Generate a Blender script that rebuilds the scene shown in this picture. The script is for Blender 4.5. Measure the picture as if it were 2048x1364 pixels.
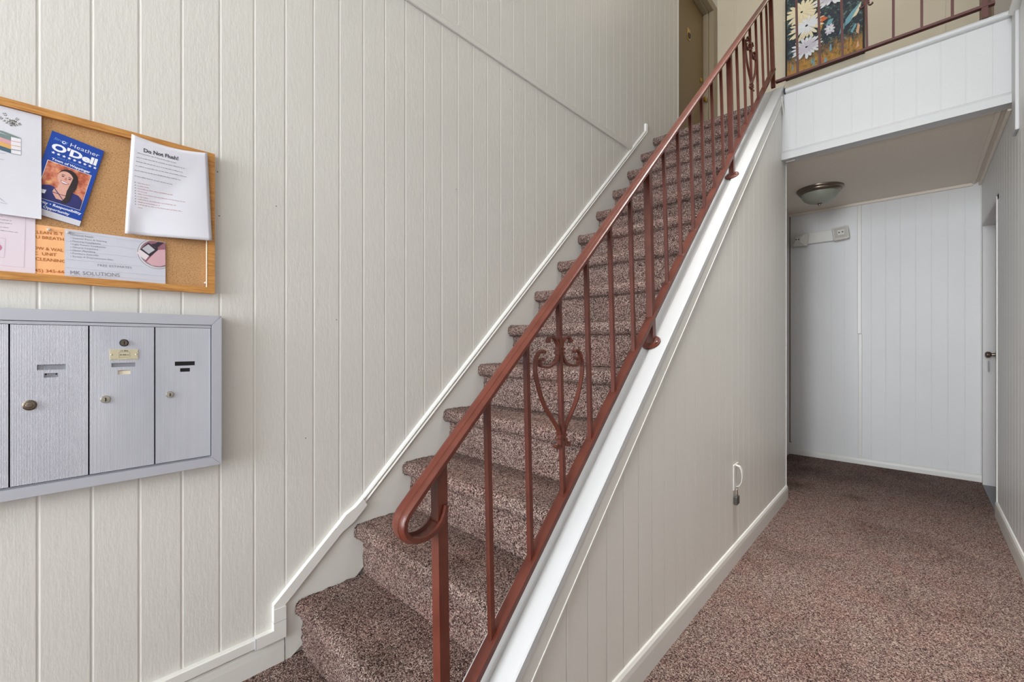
import bpy, bmesh, math, random
from mathutils import Vector, Matrix
random.seed(7)
S = bpy.context.scene
for o in list(bpy.data.objects): bpy.data.objects.remove(o)
COL = S.collection

def srgb(r, g, b):
    f = lambda c: (c/255)/12.92 if c/255 <= .04045 else ((c/255+.055)/1.055)**2.4
    return (f(r), f(g), f(b), 1)

# ------------------------------------------------------------ camera, world, light
cam = bpy.data.cameras.new('camera'); cob = bpy.data.objects.new('camera', cam); COL.objects.link(cob)
cam.sensor_width = 36; cam.lens = 860/2048*36; cam.shift_y = 4/2048; cam.clip_start = .02
YAW = math.atan(811/860)
cob.location = (0, 0, 1.12); cob.rotation_euler = (math.pi/2, 0, YAW)
S.camera = cob
S.view_settings.view_transform = 'Standard'; S.view_settings.look = 'None'
S.view_settings.gamma = 1; S.view_settings.use_curve_mapping = False
S.view_settings.exposure = 0.43
W = bpy.data.worlds.new('sky'); S.world = W; W.use_nodes = True
W.node_tree.nodes['Background'].inputs[0].default_value = (.80, .90, 1, 1)
W.node_tree.nodes['Background'].inputs[1].default_value = 1.5

def area(name, loc, target, sx, sy, power, col):
    l = bpy.data.lights.new(name, 'AREA'); l.shape = 'RECTANGLE'; l.size = sx; l.size_y = sy
    l.energy = power; l.color = col
    o = bpy.data.objects.new(name, l); COL.objects.link(o); o.location = loc
    o.rotation_euler = (Vector(target)-Vector(loc)).to_track_quat('-Z', 'Z').to_euler()
    return o
area('window_daylight', (-.50, -5.12, 1.97), (-.50, 5, 1.75), 1.5, 3.25, 310, (.89, .945, 1))
fill = area('stairwell_fill', (-.1, 2.2, 5.2), (-.1, 2.2, 0), .6, .6, 14, (1, .98, .95)); fill.data.spread = math.radians(50)  # added overhead fill that lifts the hall walls and floor, not a known fixture
area('lobby_fill', (.15, -1.6, 2.3), (-1.0, .7, .1), .5, .5, 4, (.98, .98, 1))  # added soft source behind the camera, brightens the left wall
area('landing_ceiling_lamp', (-.5, 4.3, 5.22), (-.5, 4.3, 0), .4, .4, 3.5, (1, .88, .70))

# ------------------------------------------------------------ materials
def mat(name, col, rough=.5, metal=0, spec=.5, coat=0):
    m = bpy.data.materials.new(name); m.use_nodes = True
    b = m.node_tree.nodes['Principled BSDF']
    b.inputs['Base Color'].default_value = col; b.inputs['Roughness'].default_value = rough
    b.inputs['Metallic'].default_value = metal; b.inputs['Specular IOR Level'].default_value = spec
    b.inputs['Coat Weight'].default_value = coat
    return m
def nodes(m): return m.node_tree.nodes, m.node_tree.links, m.node_tree.nodes['Principled BSDF']
def coords(m, scale=(1, 1, 1)):
    N, L, B = nodes(m)
    g = N.new('ShaderNodeNewGeometry'); mp = N.new('ShaderNodeMapping'); mp.inputs['Scale'].default_value = scale
    L.new(g.outputs['Position'], mp.inputs['Vector']); return mp.outputs[0]
def noise(m, vec, scale, detail=3, rough=.55):
    N, L, B = nodes(m); n = N.new('ShaderNodeTexNoise'); n.inputs['Scale'].default_value = scale
    n.inputs['Detail'].default_value = detail; n.inputs['Roughness'].default_value = rough
    L.new(vec, n.inputs['Vector']); return n
def ramp(m, fac, stops, const=False):
    N, L, B = nodes(m); r = N.new('ShaderNodeValToRGB'); cr = r.color_ramp
    if const: cr.interpolation = 'CONSTANT'
    while len(cr.elements) < len(stops): cr.elements.new(.5)
    for e, (p, c) in zip(cr.elements, stops): e.position = p; e.color = c
    L.new(fac, r.inputs[0]); return r.outputs[0]
def bump(m, height, dist, strength=1, prev=None):
    N, L, B = nodes(m); b = N.new('ShaderNodeBump'); b.inputs['Distance'].default_value = dist
    b.inputs['Strength'].default_value = strength; L.new(height, b.inputs['Height'])
    if prev: L.new(prev, b.inputs['Normal'])
    return b.outputs[0]
def mixc(m, fac, a, b, mode='MIX'):
    N, L, B = nodes(m); x = N.new('ShaderNodeMix'); x.data_type = 'RGBA'; x.blend_type = mode
    for s, v in ((0, fac), (6, a), (7, b)):
        if hasattr(v, 'links'): L.new(v, x.inputs[s])
        else: x.inputs[s].default_value = v
    return x.outputs[2]

def wall_paint(name, c1, c2, rough=.42, amp=1.0):
    m = mat(name, c1, rough); N, L, B = nodes(m)
    n1 = noise(m, coords(m), 1.3, 3)
    L.new(ramp(m, n1.outputs['Fac'], [(.35, c1), (.7, c2)]), B.inputs['Base Color'])
    v = noise(m, coords(m, (1, 1, .12)), 160, 5, .65)      # vertical rough-sawn grain under the paint
    w = noise(m, coords(m, (1, 1, .45)), 55, 3, .6)
    b1 = bump(m, v.outputs['Fac'], .0011*amp, .55)
    L.new(bump(m, w.outputs['Fac'], .0022*amp, .5, b1), B.inputs['Normal'])
    return m
M = {}
M['wall'] = wall_paint('cream_panel_paint', srgb(218, 215, 208), srgb(213, 210, 203), .42, .6)
M['wall_stair'] = wall_paint('cream_panel_paint_lightened', srgb(227, 224, 217), srgb(222, 219, 212), .42, .7)  # cream panel paint copy, lightened to offset dim light on the stair wall
M['wall_up'] = wall_paint('tan_cream_paint', srgb(205, 194, 172), srgb(200, 189, 167), .5, .6)
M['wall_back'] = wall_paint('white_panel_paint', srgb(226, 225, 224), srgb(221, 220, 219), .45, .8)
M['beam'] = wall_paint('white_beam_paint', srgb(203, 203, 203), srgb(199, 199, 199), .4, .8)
M['trim'] = mat('white_trim_enamel', srgb(222, 220, 214), .36)
M['skirt'] = mat('cream_skirt_enamel', srgb(219, 217, 210), .38)
M['cap'] = mat('white_cap_enamel', srgb(196, 196, 196), .42)
M['plastic'] = mat('white_plastic', srgb(226, 224, 218), .35)
M['ceil'] = mat('ceiling_paint', srgb(238, 228, 214), .8)
M['ceil_up'] = mat('upper_ceiling_paint', srgb(235, 230, 220), .8)
for k in ('trim', 'skirt', 'cap', 'ceil'):
    m = M[k]; N, L, B = nodes(m)
    L.new(bump(m, noise(m, coords(m), 38, 4).outputs['Fac'], .0012, .35), B.inputs['Normal'])

def red_paint():
    m = mat('red_brown_enamel', srgb(98, 44, 32), .34, 0, .38, 0); N, L, B = nodes(m)
    n = noise(m, coords(m), 14, 4)
    c = ramp(m, n.outputs['Fac'], [(.3, srgb(88, 40, 29)), (.7, srgb(104, 53, 40))])
    n2 = noise(m, coords(m), 260, 2)
    c2 = ramp(m, n2.outputs['Fac'], [(.76, (0, 0, 0, 1)), (.80, (1, 1, 1, 1))])
    L.new(mixc(m, c2, c, srgb(150, 92, 76)), B.inputs['Base Color'])
    L.new(bump(m, noise(m, coords(m), 90, 3).outputs['Fac'], .0012, .4), B.inputs['Normal'])
    return m
M['red'] = red_paint()
M['landing_red'] = mat('purple_brown_enamel', srgb(92, 56, 53), .33)

STAINS_AND_SHADE = [(-.72, 4.55, 0, .22), (-.33, 3.98, 0, .10), (-.70, 4.0, 0, .16), (-.95, 4.9, 0, .25), (-1.15, .66, .19, .12), (-1.1, .90, .40, .10)]
def carpet():
    m = mat('looped_carpet', srgb(125, 105, 98), .95, 0, .1); N, L, B = nodes(m)
    base = coords(m)
    # a little domain wobble so the loops sit in uneven rows
    wn = noise(m, base, 60, 2); ad = N.new('ShaderNodeVectorMath'); ad.operation = 'MULTIPLY_ADD'
    L.new(wn.outputs['Color'], ad.inputs[0]); ad.inputs[1].default_value = (.004, .004, .004); L.new(base, ad.inputs[2])
    v = N.new('ShaderNodeTexVoronoi'); v.inputs['Scale'].default_value = 330; L.new(ad.outputs[0], v.inputs['Vector'])
    sep = N.new('ShaderNodeSeparateColor'); L.new(v.outputs['Color'], sep.inputs[0])
    c = ramp(m, sep.outputs[0], [(0, srgb(50, 38, 36)), (.14, srgb(84, 64, 60)), (.32, srgb(136, 111, 104)),
                                 (.52, srgb(156, 136, 126)), (.70, srgb(112, 93, 87)), (.84, srgb(190, 172, 160))], True)
    big = noise(m, base, 1.7, 4, .6)
    wear = ramp(m, big.outputs['Fac'], [(.30, (.70, .68, .67, 1)), (.48, (1, .98, .98, 1)), (.72, (1.0, 1.0, 1.0, 1))])
    c = mixc(m, 1.0, c, wear, 'MULTIPLY')
    # foot-worn stains on the hall floor and the lower stairs, plus painted corner shade
    for (sx, sy, sz, r_) in STAINS_AND_SHADE:
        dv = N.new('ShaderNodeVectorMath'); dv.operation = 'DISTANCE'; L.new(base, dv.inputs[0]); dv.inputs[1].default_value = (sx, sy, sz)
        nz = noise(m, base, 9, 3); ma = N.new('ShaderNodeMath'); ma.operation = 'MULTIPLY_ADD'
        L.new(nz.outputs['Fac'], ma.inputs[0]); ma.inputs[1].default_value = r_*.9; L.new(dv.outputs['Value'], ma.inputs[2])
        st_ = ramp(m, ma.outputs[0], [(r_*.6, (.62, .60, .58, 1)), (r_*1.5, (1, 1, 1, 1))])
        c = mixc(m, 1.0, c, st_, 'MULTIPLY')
    big2 = noise(m, base, 5.5, 3)
    tint = ramp(m, big2.outputs['Fac'], [(.4, (1, 1, 1, 1)), (.75, (1.0, .87, .86, 1))])
    c = mixc(m, 1.0, c, tint, 'MULTIPLY')
    L.new(c, B.inputs['Base Color'])
    inv = N.new('ShaderNodeMath'); inv.operation = 'MULTIPLY'; inv.inputs[1].default_value = -1
    L.new(v.outputs['Distance'], inv.inputs[0])
    L.new(bump(m, inv.outputs[0], .004, 1), B.inputs['Normal'])
    return m
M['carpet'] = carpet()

def cork():
    m = mat('cork', srgb(200, 150, 96), .85, 0, .2); N, L, B = nodes(m)
    n = noise(m, coords(m), 330, 4, .7)
    c = ramp(m, n.outputs['Fac'], [(.30, srgb(142, 94, 60)), (.46, srgb(190, 146, 100)), (.62, srgb(202, 160, 116)), (.75, srgb(216, 180, 140))])
    n2 = noise(m, coords(m), 9, 4)
    L.new(mixc(m, 1, c, ramp(m, n2.outputs['Fac'], [(.3, (.90, .88, .86, 1)), (.6, (1, 1, 1, 1))]), 'MULTIPLY'), B.inputs['Base Color'])
    L.new(bump(m, n.outputs['Fac'], .0012, .6), B.inputs['Normal']); return m
M['cork'] = cork()
def oak():
    m = mat('oak_frame', srgb(190, 130, 66), .42); N, L, B = nodes(m)
    n = noise(m, coords(m, (1, .06, 1)), 260, 5, .6); n2 = noise(m, coords(m, (1, 1, .06)), 260, 5, .6)
    c = ramp(m, n.outputs['Fac'], [(.3, srgb(160, 104, 48)), (.5, srgb(193, 134, 68)), (.7, srgb(210, 155, 86))])
    L.new(c, B.inputs['Base Color']); return m
M['oak'] = oak()
def ribbed():
    m = mat('ribbed_aluminium', srgb(192, 193, 201), .42, .3); N, L, B = nodes(m)
    s = N.new('ShaderNodeSeparateXYZ'); g = N.new('ShaderNodeNewGeometry'); L.new(g.outputs['Position'], s.inputs[0])
    k = N.new('ShaderNodeMath'); k.operation = 'MULTIPLY'; k.inputs[1].default_value = 2*math.pi/.0026; L.new(s.outputs['Y'], k.inputs[0])
    q = N.new('ShaderNodeMath'); q.operation = 'SINE'; L.new(k.outputs[0], q.inputs[0])
    n = noise(m, coords(m, (1, 1, .3)), 7, 3)
    c = ramp(m, n.outputs['Fac'], [(.35, srgb(194, 195, 204)), (.65, srgb(207, 208, 216))])
    L.new(mixc(m, .5, c, ramp(m, q.outputs[0], [(.0, (.80, .80, .82, 1)), (.5, (1, 1, 1, 1))]), 'MULTIPLY'), B.inputs['Base Color'])
    L.new(bump(m, q.outputs[0], .0002, .7), B.inputs['Normal']); return m
M['ribbed'] = ribbed()
M['alu'] = mat('satin_aluminium', srgb(196, 198, 207), .35, .4)
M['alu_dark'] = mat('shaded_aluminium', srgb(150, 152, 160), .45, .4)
M['black'] = mat('black_void', srgb(8, 8, 9), .6)
M['dark'] = mat('dark_gap', srgb(40, 42, 50), .7)
M['chrome'] = mat('worn_nickel', srgb(190, 184, 172), .25, .9)
M['nickel'] = mat('brushed_nickel', srgb(128, 116, 104), .3, .95)
M['brass'] = mat('brass', srgb(190, 150, 80), .28, .9)
M['plate'] = mat('brass_label', srgb(206, 196, 166), .5, .2)
M['cream'] = mat('cream_card', srgb(238, 226, 200), .7)
M['paper'] = mat('white_paper', srgb(218, 217, 224), .8, 0, .25)
M['paper_pink'] = mat('pink_paper', srgb(228, 214, 222), .75, 0, .25)
M['paper_orange'] = mat('orange_paper', srgb(250, 188, 134), .75, 0, .25)
M['paper_grey'] = mat('grey_card_print', srgb(206, 207, 218), .6, 0, .3)
M['blue'] = mat('blue_print', srgb(14, 66, 160), .35)
M['white_ink'] = mat('white_ink', srgb(238, 240, 246), .5)
M['light_blue_ink'] = mat('light_blue_ink', srgb(120, 165, 225), .5)
M['black_ink'] = mat('black_ink', srgb(38, 38, 44), .6)
M['grey_ink'] = mat('grey_ink', srgb(138, 136, 146), .6)
M['pale_ink'] = mat('pale_ink', srgb(172, 172, 184), .6)
M['red_ink'] = mat('red_ink', srgb(196, 146, 142), .6)
M['orange_ink'] = mat('orange_ink', srgb(176, 98, 40), .6)
M['pink_line'] = mat('pink_line_ink', srgb(196, 160, 178), .6)
M['magenta'] = mat('magenta_dot_ink', srgb(206, 120, 152), .6)
M['steel'] = mat('dark_steel', srgb(108, 106, 104), .35, .8)
M['glass_frost'] = mat('frosted_glass', srgb(150, 152, 138), .3, 0, .5)
M['lens'] = mat('clear_lens', srgb(222, 218, 210), .12, .1, .8)
M['door_tan'] = mat('tan_door_paint', srgb(126, 105, 70), .45)
M['door_white'] = mat('white_door_paint', srgb(206, 202, 200), .4)
M['casing'] = mat('tan_casing_paint', srgb(148, 134, 110), .45)
M['brown'] = mat('brown_door_paint', srgb(120, 98, 80), .5)
M['threshold'] = mat('grey_threshold', srgb(130, 130, 134), .5)
M['frame_black'] = mat('black_picture_frame', srgb(24, 18, 18), .4)

# ------------------------------------------------------------ mesh helpers
class MB:
    def __init__(s): s.v = []; s.f = []; s.smooth = False; s.mi = []
    def add(s, vs, fs):
        o = len(s.v); s.v += [Vector(v) for v in vs]; s.f += [tuple(i+o for i in f) for f in fs]; return s
    def box(s, a, b):
        (x0, y0, z0), (x1, y1, z1) = a, b
        if x0 > x1: x0, x1 = x1, x0
        if y0 > y1: y0, y1 = y1, y0
        if z0 > z1: z0, z1 = z1, z0
        return s.add([(x0,y0,z0),(x1,y0,z0),(x1,y1,z0),(x0,y1,z0),(x0,y0,z1),(x1,y0,z1),(x1,y1,z1),(x0,y1,z1)],
                     [(0,3,2,1),(4,5,6,7),(0,1,5,4),(1,2,6,5),(2,3,7,6),(3,0,4,7)])
    def bbox(s, a, b, c):           # chamfered box
        x0,y0,z0 = [min(p,q) for p,q in zip(a,b)]; x1,y1,z1 = [max(p,q) for p,q in zip(a,b)]
        bm = bmesh.new(); bmesh.ops.create_cube(bm, size=1)
        for v in bm.verts: v.co = Vector(((x0+x1)/2+v.co.x*(x1-x0), (y0+y1)/2+v.co.y*(y1-y0), (z0+z1)/2+v.co.z*(z1-z0)))
        bmesh.ops.bevel(bm, geom=bm.edges[:], offset=c, segments=2, affect='EDGES', profile=.6)
        s.frombm(bm); return s
    def frombm(s, bm):
        bm.verts.index_update(); s.add([v.co for v in bm.verts], [tuple(v.index for v in f.verts) for f in bm.faces]); bm.free()
    def prism(s, poly, d):          # poly: 3-D points, d: extrusion vector
        n = len(poly); P = [Vector(p) for p in poly]; d = Vector(d)
        nrm = Vector((0,0,0))
        for i in range(n): nrm += P[i].cross(P[(i+1) % n])
        if nrm.dot(d) > 0: P = P[::-1]
        return s.add(P+[p+d for p in P], [tuple(range(n)), tuple(range(2*n-1, n-1, -1))] +
                     [(i, i+n, (i+1) % n+n, (i+1) % n) for i in range(n)])
    def sweep(s, path, prof, side, cap=True, closed=False):
        P = [Vector(p) for p in path]; side = Vector(side).normalized(); n = len(P); k = len(prof); o = len(s.v)
        for i, p in enumerate(P):
            a = P[i-1] if i > 0 or closed else None; b = P[(i+1) % n] if i < n-1 or closed else None
            t1 = (p-a).normalized() if a is not None else None; t2 = (b-p).normalized() if b is not None else None
            t = ((t1 or t2)+(t2 or t1)).normalized()
            up = side.cross(t).normalized()
            sc = 1/max(.35, t.dot(t2 or t1))
            for (u, w) in prof: s.v.append(p+side*u+up*w*sc)
        for i in range(n if closed else n-1):
            for j in range(k):
                a = o+i*k+j; b = o+i*k+(j+1) % k; c = o+((i+1) % n)*k+(j+1) % k; d = o+((i+1) % n)*k+j
                s.f.append((a, d, c, b))
        if cap and not closed: s.f.append(tuple(o+j for j in range(k))); s.f.append(tuple(o+(n-1)*k+j for j in range(k-1, -1, -1)))
        return s
    def lathe(s, prof, c, axis='z', seg=32, caps=True):   # prof (r, h)
        c = Vector(c); o = len(s.v); k = len(prof)
        A = {'z': ((1,0,0),(0,1,0),(0,0,1)), 'x': ((0,1,0),(0,0,1),(1,0,0)), 'y': ((0,0,1),(1,0,0),(0,1,0))}[axis] if isinstance(axis, str) else axis
        A = [Vector(a) for a in A]
        for i in range(seg):
            t = 2*math.pi*i/seg
            for r, hh in prof: s.v.append(c+A[0]*(r*math.cos(t))+A[1]*(r*math.sin(t))+A[2]*hh)
        for i in range(seg):
            for j in range(k-1):
                s.f.append((o+i*k+j, o+((i+1) % seg)*k+j, o+((i+1) % seg)*k+j+1, o+i*k+j+1))
        if caps:
            s.f.append(tuple(o+i*k for i in range(seg-1, -1, -1))); s.f.append(tuple(o+i*k+k-1 for i in range(seg)))
        return s
    def tube(s, path, r, seg=8):
        P = [Vector(p) for p in path]; prof = [(math.cos(2*math.pi*j/seg)*r, math.sin(2*math.pi*j/seg)*r) for j in range(seg)]
        d = (P[-1]-P[0]); side = Vector((1, 0, 0))
        n = Vector((0,0,0))
        for i in range(1, len(P)-1): n += (P[i]-P[i-1]).cross(P[i+1]-P[i])
        if n.length > 1e-9: side = n
        elif abs(d.normalized().x) > .9: side = Vector((0, 1, 0))
        return s.sweep(path, prof, side)
    def map(s, fn): s.v = [Vector(fn(v)) for v in s.v]; return s
    def build(s, name, m, parent=None, smooth=False, **props):
        off = root_loc(parent)
        me = bpy.data.meshes.new(name); me.from_pydata([tuple(v-off) for v in s.v], [], s.f); me.validate(); me.update()
        bm = bmesh.new(); bm.from_mesh(me); bmesh.ops.recalc_face_normals(bm, faces=bm.faces[:]); bm.to_mesh(me); bm.free()
        if m: me.materials.append(m)
        if smooth:
            for p in me.polygons: p.use_smooth = True
            me.set_sharp_from_angle(angle=math.radians(38))
        return link(name, me, parent, **props)
def root_loc(o):
    v = Vector((0,0,0))
    while o is not None: v = v+o.location; o = o.parent
    return v
def link(name, me, parent=None, loc=None, **props):
    o = bpy.data.objects.new(name, me); COL.objects.link(o)
    if parent is not None: o.parent = parent
    if loc: o.location = loc
    for k, v in props.items(): o[k] = v
    return o
def thing(name, loc, label, cat, group=None):
    o = link(name, None, None, loc, label=label, category=cat); o.empty_display_size = .05
    if group: o['group'] = group
    return o
def copy_tree(o, parent=None):
    c = o.copy(); COL.objects.link(c); c.parent = parent
    for ch in list(o.children): copy_tree(ch, c)
    return c
def struct(name, mb, m, parent=None, **k):
    if parent is None: k['kind'] = 'structure'
    return mb.build(name, m, parent, **k)

# ------------------------------------------------------------ scene measures (metres)
XL, XR = -1.637, .375           # left and right wall faces
YB = 5.11                       # back wall
ZL = 2.853                      # landing level
ZT = 5.30                       # upper ceiling
YF = -5.00                      # front (entrance) wall
BY = 3.475                      # face of the landing beam
SX = lambda y: -.0075*(y-.7)    # the stair wall runs very slightly out of square
capz = lambda y: -.286+.919*y   # top of the stair wall cap
rise, run, N0Y, N0Z = .2047, .2205, .589, .192
nose = lambda i: (N0Y+run*i, N0Z+rise*i)

# ------------------------------------------------------------ shell
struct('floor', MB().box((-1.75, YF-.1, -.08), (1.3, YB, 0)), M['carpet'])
struct('ceiling', MB().box((-1.9, YF-.1, ZT), (1.3, YB+.1, ZT+.08)), M['ceil_up'])
# soffit of the hall with the landing slab above it
struct('ceiling_hall', MB().box((-1.60, BY+.10, 2.42), (XR, YB, 2.46)), M['ceil'])
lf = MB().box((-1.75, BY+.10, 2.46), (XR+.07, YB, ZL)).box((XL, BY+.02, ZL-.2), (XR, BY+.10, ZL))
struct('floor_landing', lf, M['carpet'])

GD = .0010      # depth of the panel grooves
def plank_mesh(a, b, z0, za, zb, t=GD, ch=.0022):
    """plank in local u (along wall), depth toward +n; returns list of verts in (u, n, z) & faces; top may slope za->zb"""
    g = .0014; ch = .003
    u0, u1 = a+g, b-g
    zt = lambda u: za+(zb-za)*(u-a)/(b-a)
    prof = [(u0, 0), (u0, t*.25), (u0+ch, t), (u1-ch, t), (u1, t*.25), (u1, 0)]
    vs = [(u, n, z0) for u, n in prof]+[(u, n, zt(u)) for u, n in prof]
    k = len(prof)
    fs = [tuple(range(k)), tuple(range(2*k-1, k-1, -1))]+[(i, i+k, (i+1) % k+k, (i+1) % k) for i in range(k)]
    return vs, fs
cache = {}
def plank(parent, axis, at, sgn, a, b, z0, za, zb, m, name='plank', t=GD, xf=None):
    """axis 'y': wall face normal is sgn*X at x=at; axis 'x': normal sgn*Y at y=at. face = at, backing recessed by t"""
    key = (axis, sgn, round(b-a, 4), round(za-z0, 3), round(zb-z0, 3), m.name, t)
    if key not in cache or xf:
        vs, fs = plank_mesh(0, b-a, 0, za-z0, zb-z0, t)
        if axis == 'y': V = [(sgn*(n-t), u, z) for u, n, z in vs]
        else: V = [(u, sgn*(n-t), z) for u, n, z in vs]
        me = bpy.data.meshes.new(name); me.from_pydata(V, [], fs)
        bm = bmesh.new(); bm.from_mesh(me); bmesh.ops.recalc_face_normals(bm, faces=bm.faces[:]); bm.to_mesh(me); bm.free()
        me.materials.append(m); cache[key] = me
    loc = Vector((at, a, z0)) if axis == 'y' else Vector((a, at, z0))
    return link(name, cache[key], parent, loc-root_loc(parent))
def cuts(lo, hi, phase, step):
    k = math.ceil((lo-phase)/step+1e-4); c = [lo]
    while phase+k*step < hi-.004: 
        if phase+k*step-c[-1] > .012: c.append(phase+k*step)
        k += 1
    c.append(hi); return list(zip(c[:-1], c[1:]))

# left wall: backing with planks
wl = struct('wall_left', MB().box((XL-.10, YF-.1, 0), (XL-GD, 4.02, ZT)).box((XL-.22, 4.02, 0), (XL-.115, YB, ZT))
            .box((XL-.13, 4.0, 4.80), (XL-GD, YB, ZT)), M['wall'])
for a, b in cuts(-1.4105, 4.02, .067, .0986): plank(wl, 'y', XL, 1, a, b, 0, ZT, ZT, M['wall'])
# right wall with the doorway below and the one above
wr = struct('wall_right', MB().box((XR+.0010, YF-.1, 0), (XR+.10, 4.162, ZL)).box((XR+.0010, YF-.1, ZL), (XR+.10, 4.39, ZT))
            .box((XR+.0010, 4.162, 2.05), (XR+.10, YB, ZL)).box((XR+.0010, 4.39, 4.81), (XR+.10, YB, ZT))
            .box((XR+.0010, 5.005, 0), (XR+.10, YB, 2.05)).box((XR+.0010, 5.0, ZL), (XR+.10, YB, 4.81)), M['wall_back'])
for a, b in cuts(-1.456, 4.162, .12, .0985): plank(wr, 'y', XR, -1, a, b, 0, ZT, ZT, M['wall_back'], t=.0010)
for a, b in cuts(4.162, YB, .12, .0985): plank(wr, 'y', XR, -1, a, b, 2.05, ZL, ZL, M['wall_back'], t=.0010)
plank(wr, 'y', XR, -1, 5.005, YB, 0, 2.05, 2.05, M['wall_back'], t=.0010)
for a, b in cuts(4.162, 4.39, .12, .0985): plank(wr, 'y', XR, -1, a, b, ZL, ZT, ZT, M['wall_back'], t=.0010)
for a, b in cuts(4.39, YB, .12, .0985): plank(wr, 'y', XR, -1, a, b, 4.81, ZT, ZT, M['wall_back'], t=.0010)
plank(wr, 'y', XR, -1, 5.0, YB, ZL, 4.81, 4.81, M['wall_back'], t=.0010)
# back wall: planks in the hall, wide tan panels upstairs
wb = struct('wall_back', MB().box((-1.9, YB+.0010, 2.42), (1.3, YB+.12, ZT)), M['wall_up'])
MB().box((-1.9, YB+.0010, 0), (1.3, YB+.12, 2.42)).build('hall_backing', M['wall_back'], wb)
for a, b in cuts(-.945, XR, -.405, .0985): plank(wb, 'x', YB, -1, a, b, 0, 2.42, 2.42, M['wall_back'], t=.0010)
for a, b in ((-1.76, -1.454), (-1.454, -.927), (-.927, -.38), (-.38, .16), (.16, XR)):
    plank(wb, 'x', YB, -1, a, b, ZL, ZT, ZT, M['wall_up'], 'panel', .0010)
for x in (-1.454, -.927, -.38, .16):
    MB().bbox((x-.011, YB-.004, ZL), (x+.011, YB+.003, ZT), .0015).build('seam_batten', M['wall_up'], wb)
# entrance wall behind the camera, with a tall glazed opening
struct('wall_front', MB().box((-1.74, YF-.1, 0), (-1.60, YF, ZT)).box((.36, YF-.1, 0), (XR+.1, YF, ZT))
       .box((-1.60, YF-.1, 3.62), (.36, YF, ZT)).box((-1.60, YF-.1, 0), (.36, YF, .30)), M['wall'])
wf = MB()
for z in (.30, 2.10, 3.58): wf.box((-1.60, YF-.08, z), (.36, YF-.02, z+.04))
for x in (-1.60, -.62, .32): wf.box((x, YF-.08, .30), (x+.04, YF-.02, 3.62))
struct('window_1', wf, M['trim'])
# closet side under the landing, alcove closures
struct('wall_closet', MB().box((-1.04, 3.66, 0), (-.945, YB, 2.42)), M['wall_back'])
struct('wall_alcove', MB().box((XR+.10, 4.0, -.02), (1.2, 4.08, 2.4)).box((XR+.55, 4.0, 0), (XR+.6, YB, 2.2)), M['wall_back'])

# stair wall (under the stairs, facing the hall)
XS = -.668
yend = 3.611
ws = MB().prism([(-.787, .36, 0), (-.787, 3.55, 0), (-.787, 3.55, 2.39), (-.787, 3.40, 2.39), (-.787, 3.40, capz(3.40)-.022), (-.787, .40, capz(.40)-.022), (-.787, .36, .04)], (.1165, 0, 0))
ws.box((-.787, 3.55, 0), (-.6705, yend-.004, 2.42))
ws.map(lambda v: (v.x+SX(v.y), v.y, v.z))
wso = struct('wall_stair', ws, M['wall_stair'])
for a, b in cuts(.36, yend, 1.123-.1016*9, .1016):
    if a < BY: za, zb = min(capz(a)-.024, 9), min(capz(b)-.024, 9)
    else: za = zb = 2.42
    plank(wso, 'y', XS+SX((a+b)/2), 1, a, b, 0, max(za, .03), max(zb, .03), M['wall_stair'], t=.0022)
MB().box((XS-.02+SX(yend), yend-.004, 0), (XS+.004+SX(yend), yend+.004, 2.42)).build('corner_bead', M['trim'], wso)
MB().box((-.787+SX(yend), yend-.001, 0), (XS-.018+SX(yend), yend+.004, 2.42)).build('end_cap', M['wall_back'], wso)

# sloped white cap on the stair wall
def slope_strip(name, x0, x1, dz0, dz1, y0, y1, m, parent=None, c=.003):
    mb = MB()
    prof = [(x0, dz0), (x0, dz1-c), (x0+c, dz1), (x1-c, dz1), (x1, dz1-c), (x1, dz0)]
    vs = [(x+SX(y), y, capz(y)+dz) for y in (y0, y1) for x, dz in prof]; k = 6
    mb.add(vs, [tuple(range(k)), tuple(range(2*k-1, k-1, -1))]+[(i, i+k, (i+1) % k+k, (i+1) % k) for i in range(k)])
    return mb.build(name, m, parent)
def strip(name, x0, x1, dz0, dz1, y0, y1, m, parent=None, c=.003, **k_):
    prof = [(x0, dz0), (x0, dz1-c), (x0+c, dz1), (x1-c, dz1), (x1, dz1-c), (x1, dz0)]
    vs = [(x+SX(y), y, capz(y)+dz) for y in (y0, y1) for x, dz in prof]; k = 6
    return MB().add(vs, [tuple(range(k)), tuple(range(2*k-1, k-1, -1))]+[(i, i+k, (i+1) % k+k, (i+1) % k) for i in range(k)]).build(name, m, parent, **k_)
capo = thing('stair_wall_cap', (-.72, .36, .05), 'sloping white board cap on top of the grooved stair wall under the red railing', 'wall cap')
strip('inner_board', -.787, -.7175, -.026, -.003, .365, 3.475, M['cap'], capo, .004)
strip('outer_board', -.7165, -.655, -.026, .004, .36, 3.47, M['cap'], capo, .004)
strip('side_fascia', -.668, -.6575, -.088, -.026, .42, 3.46, M['skirt'], capo, .002)
strip('edge_bead', -.666, -.6555, -.094, -.088, .42, 3.46, M['trim'], capo, .001)
# short diagonal batten on the wall just under the cap
MB().prism([(XS-.01, 3.40, 2.80), (XS-.01, 3.47, 2.715), (XS-.01, 3.47, 2.700), (XS-.01, 3.40, 2.785)], (.006, 0, 0)).build('trim_4', M['trim'], kind='structure')

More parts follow.
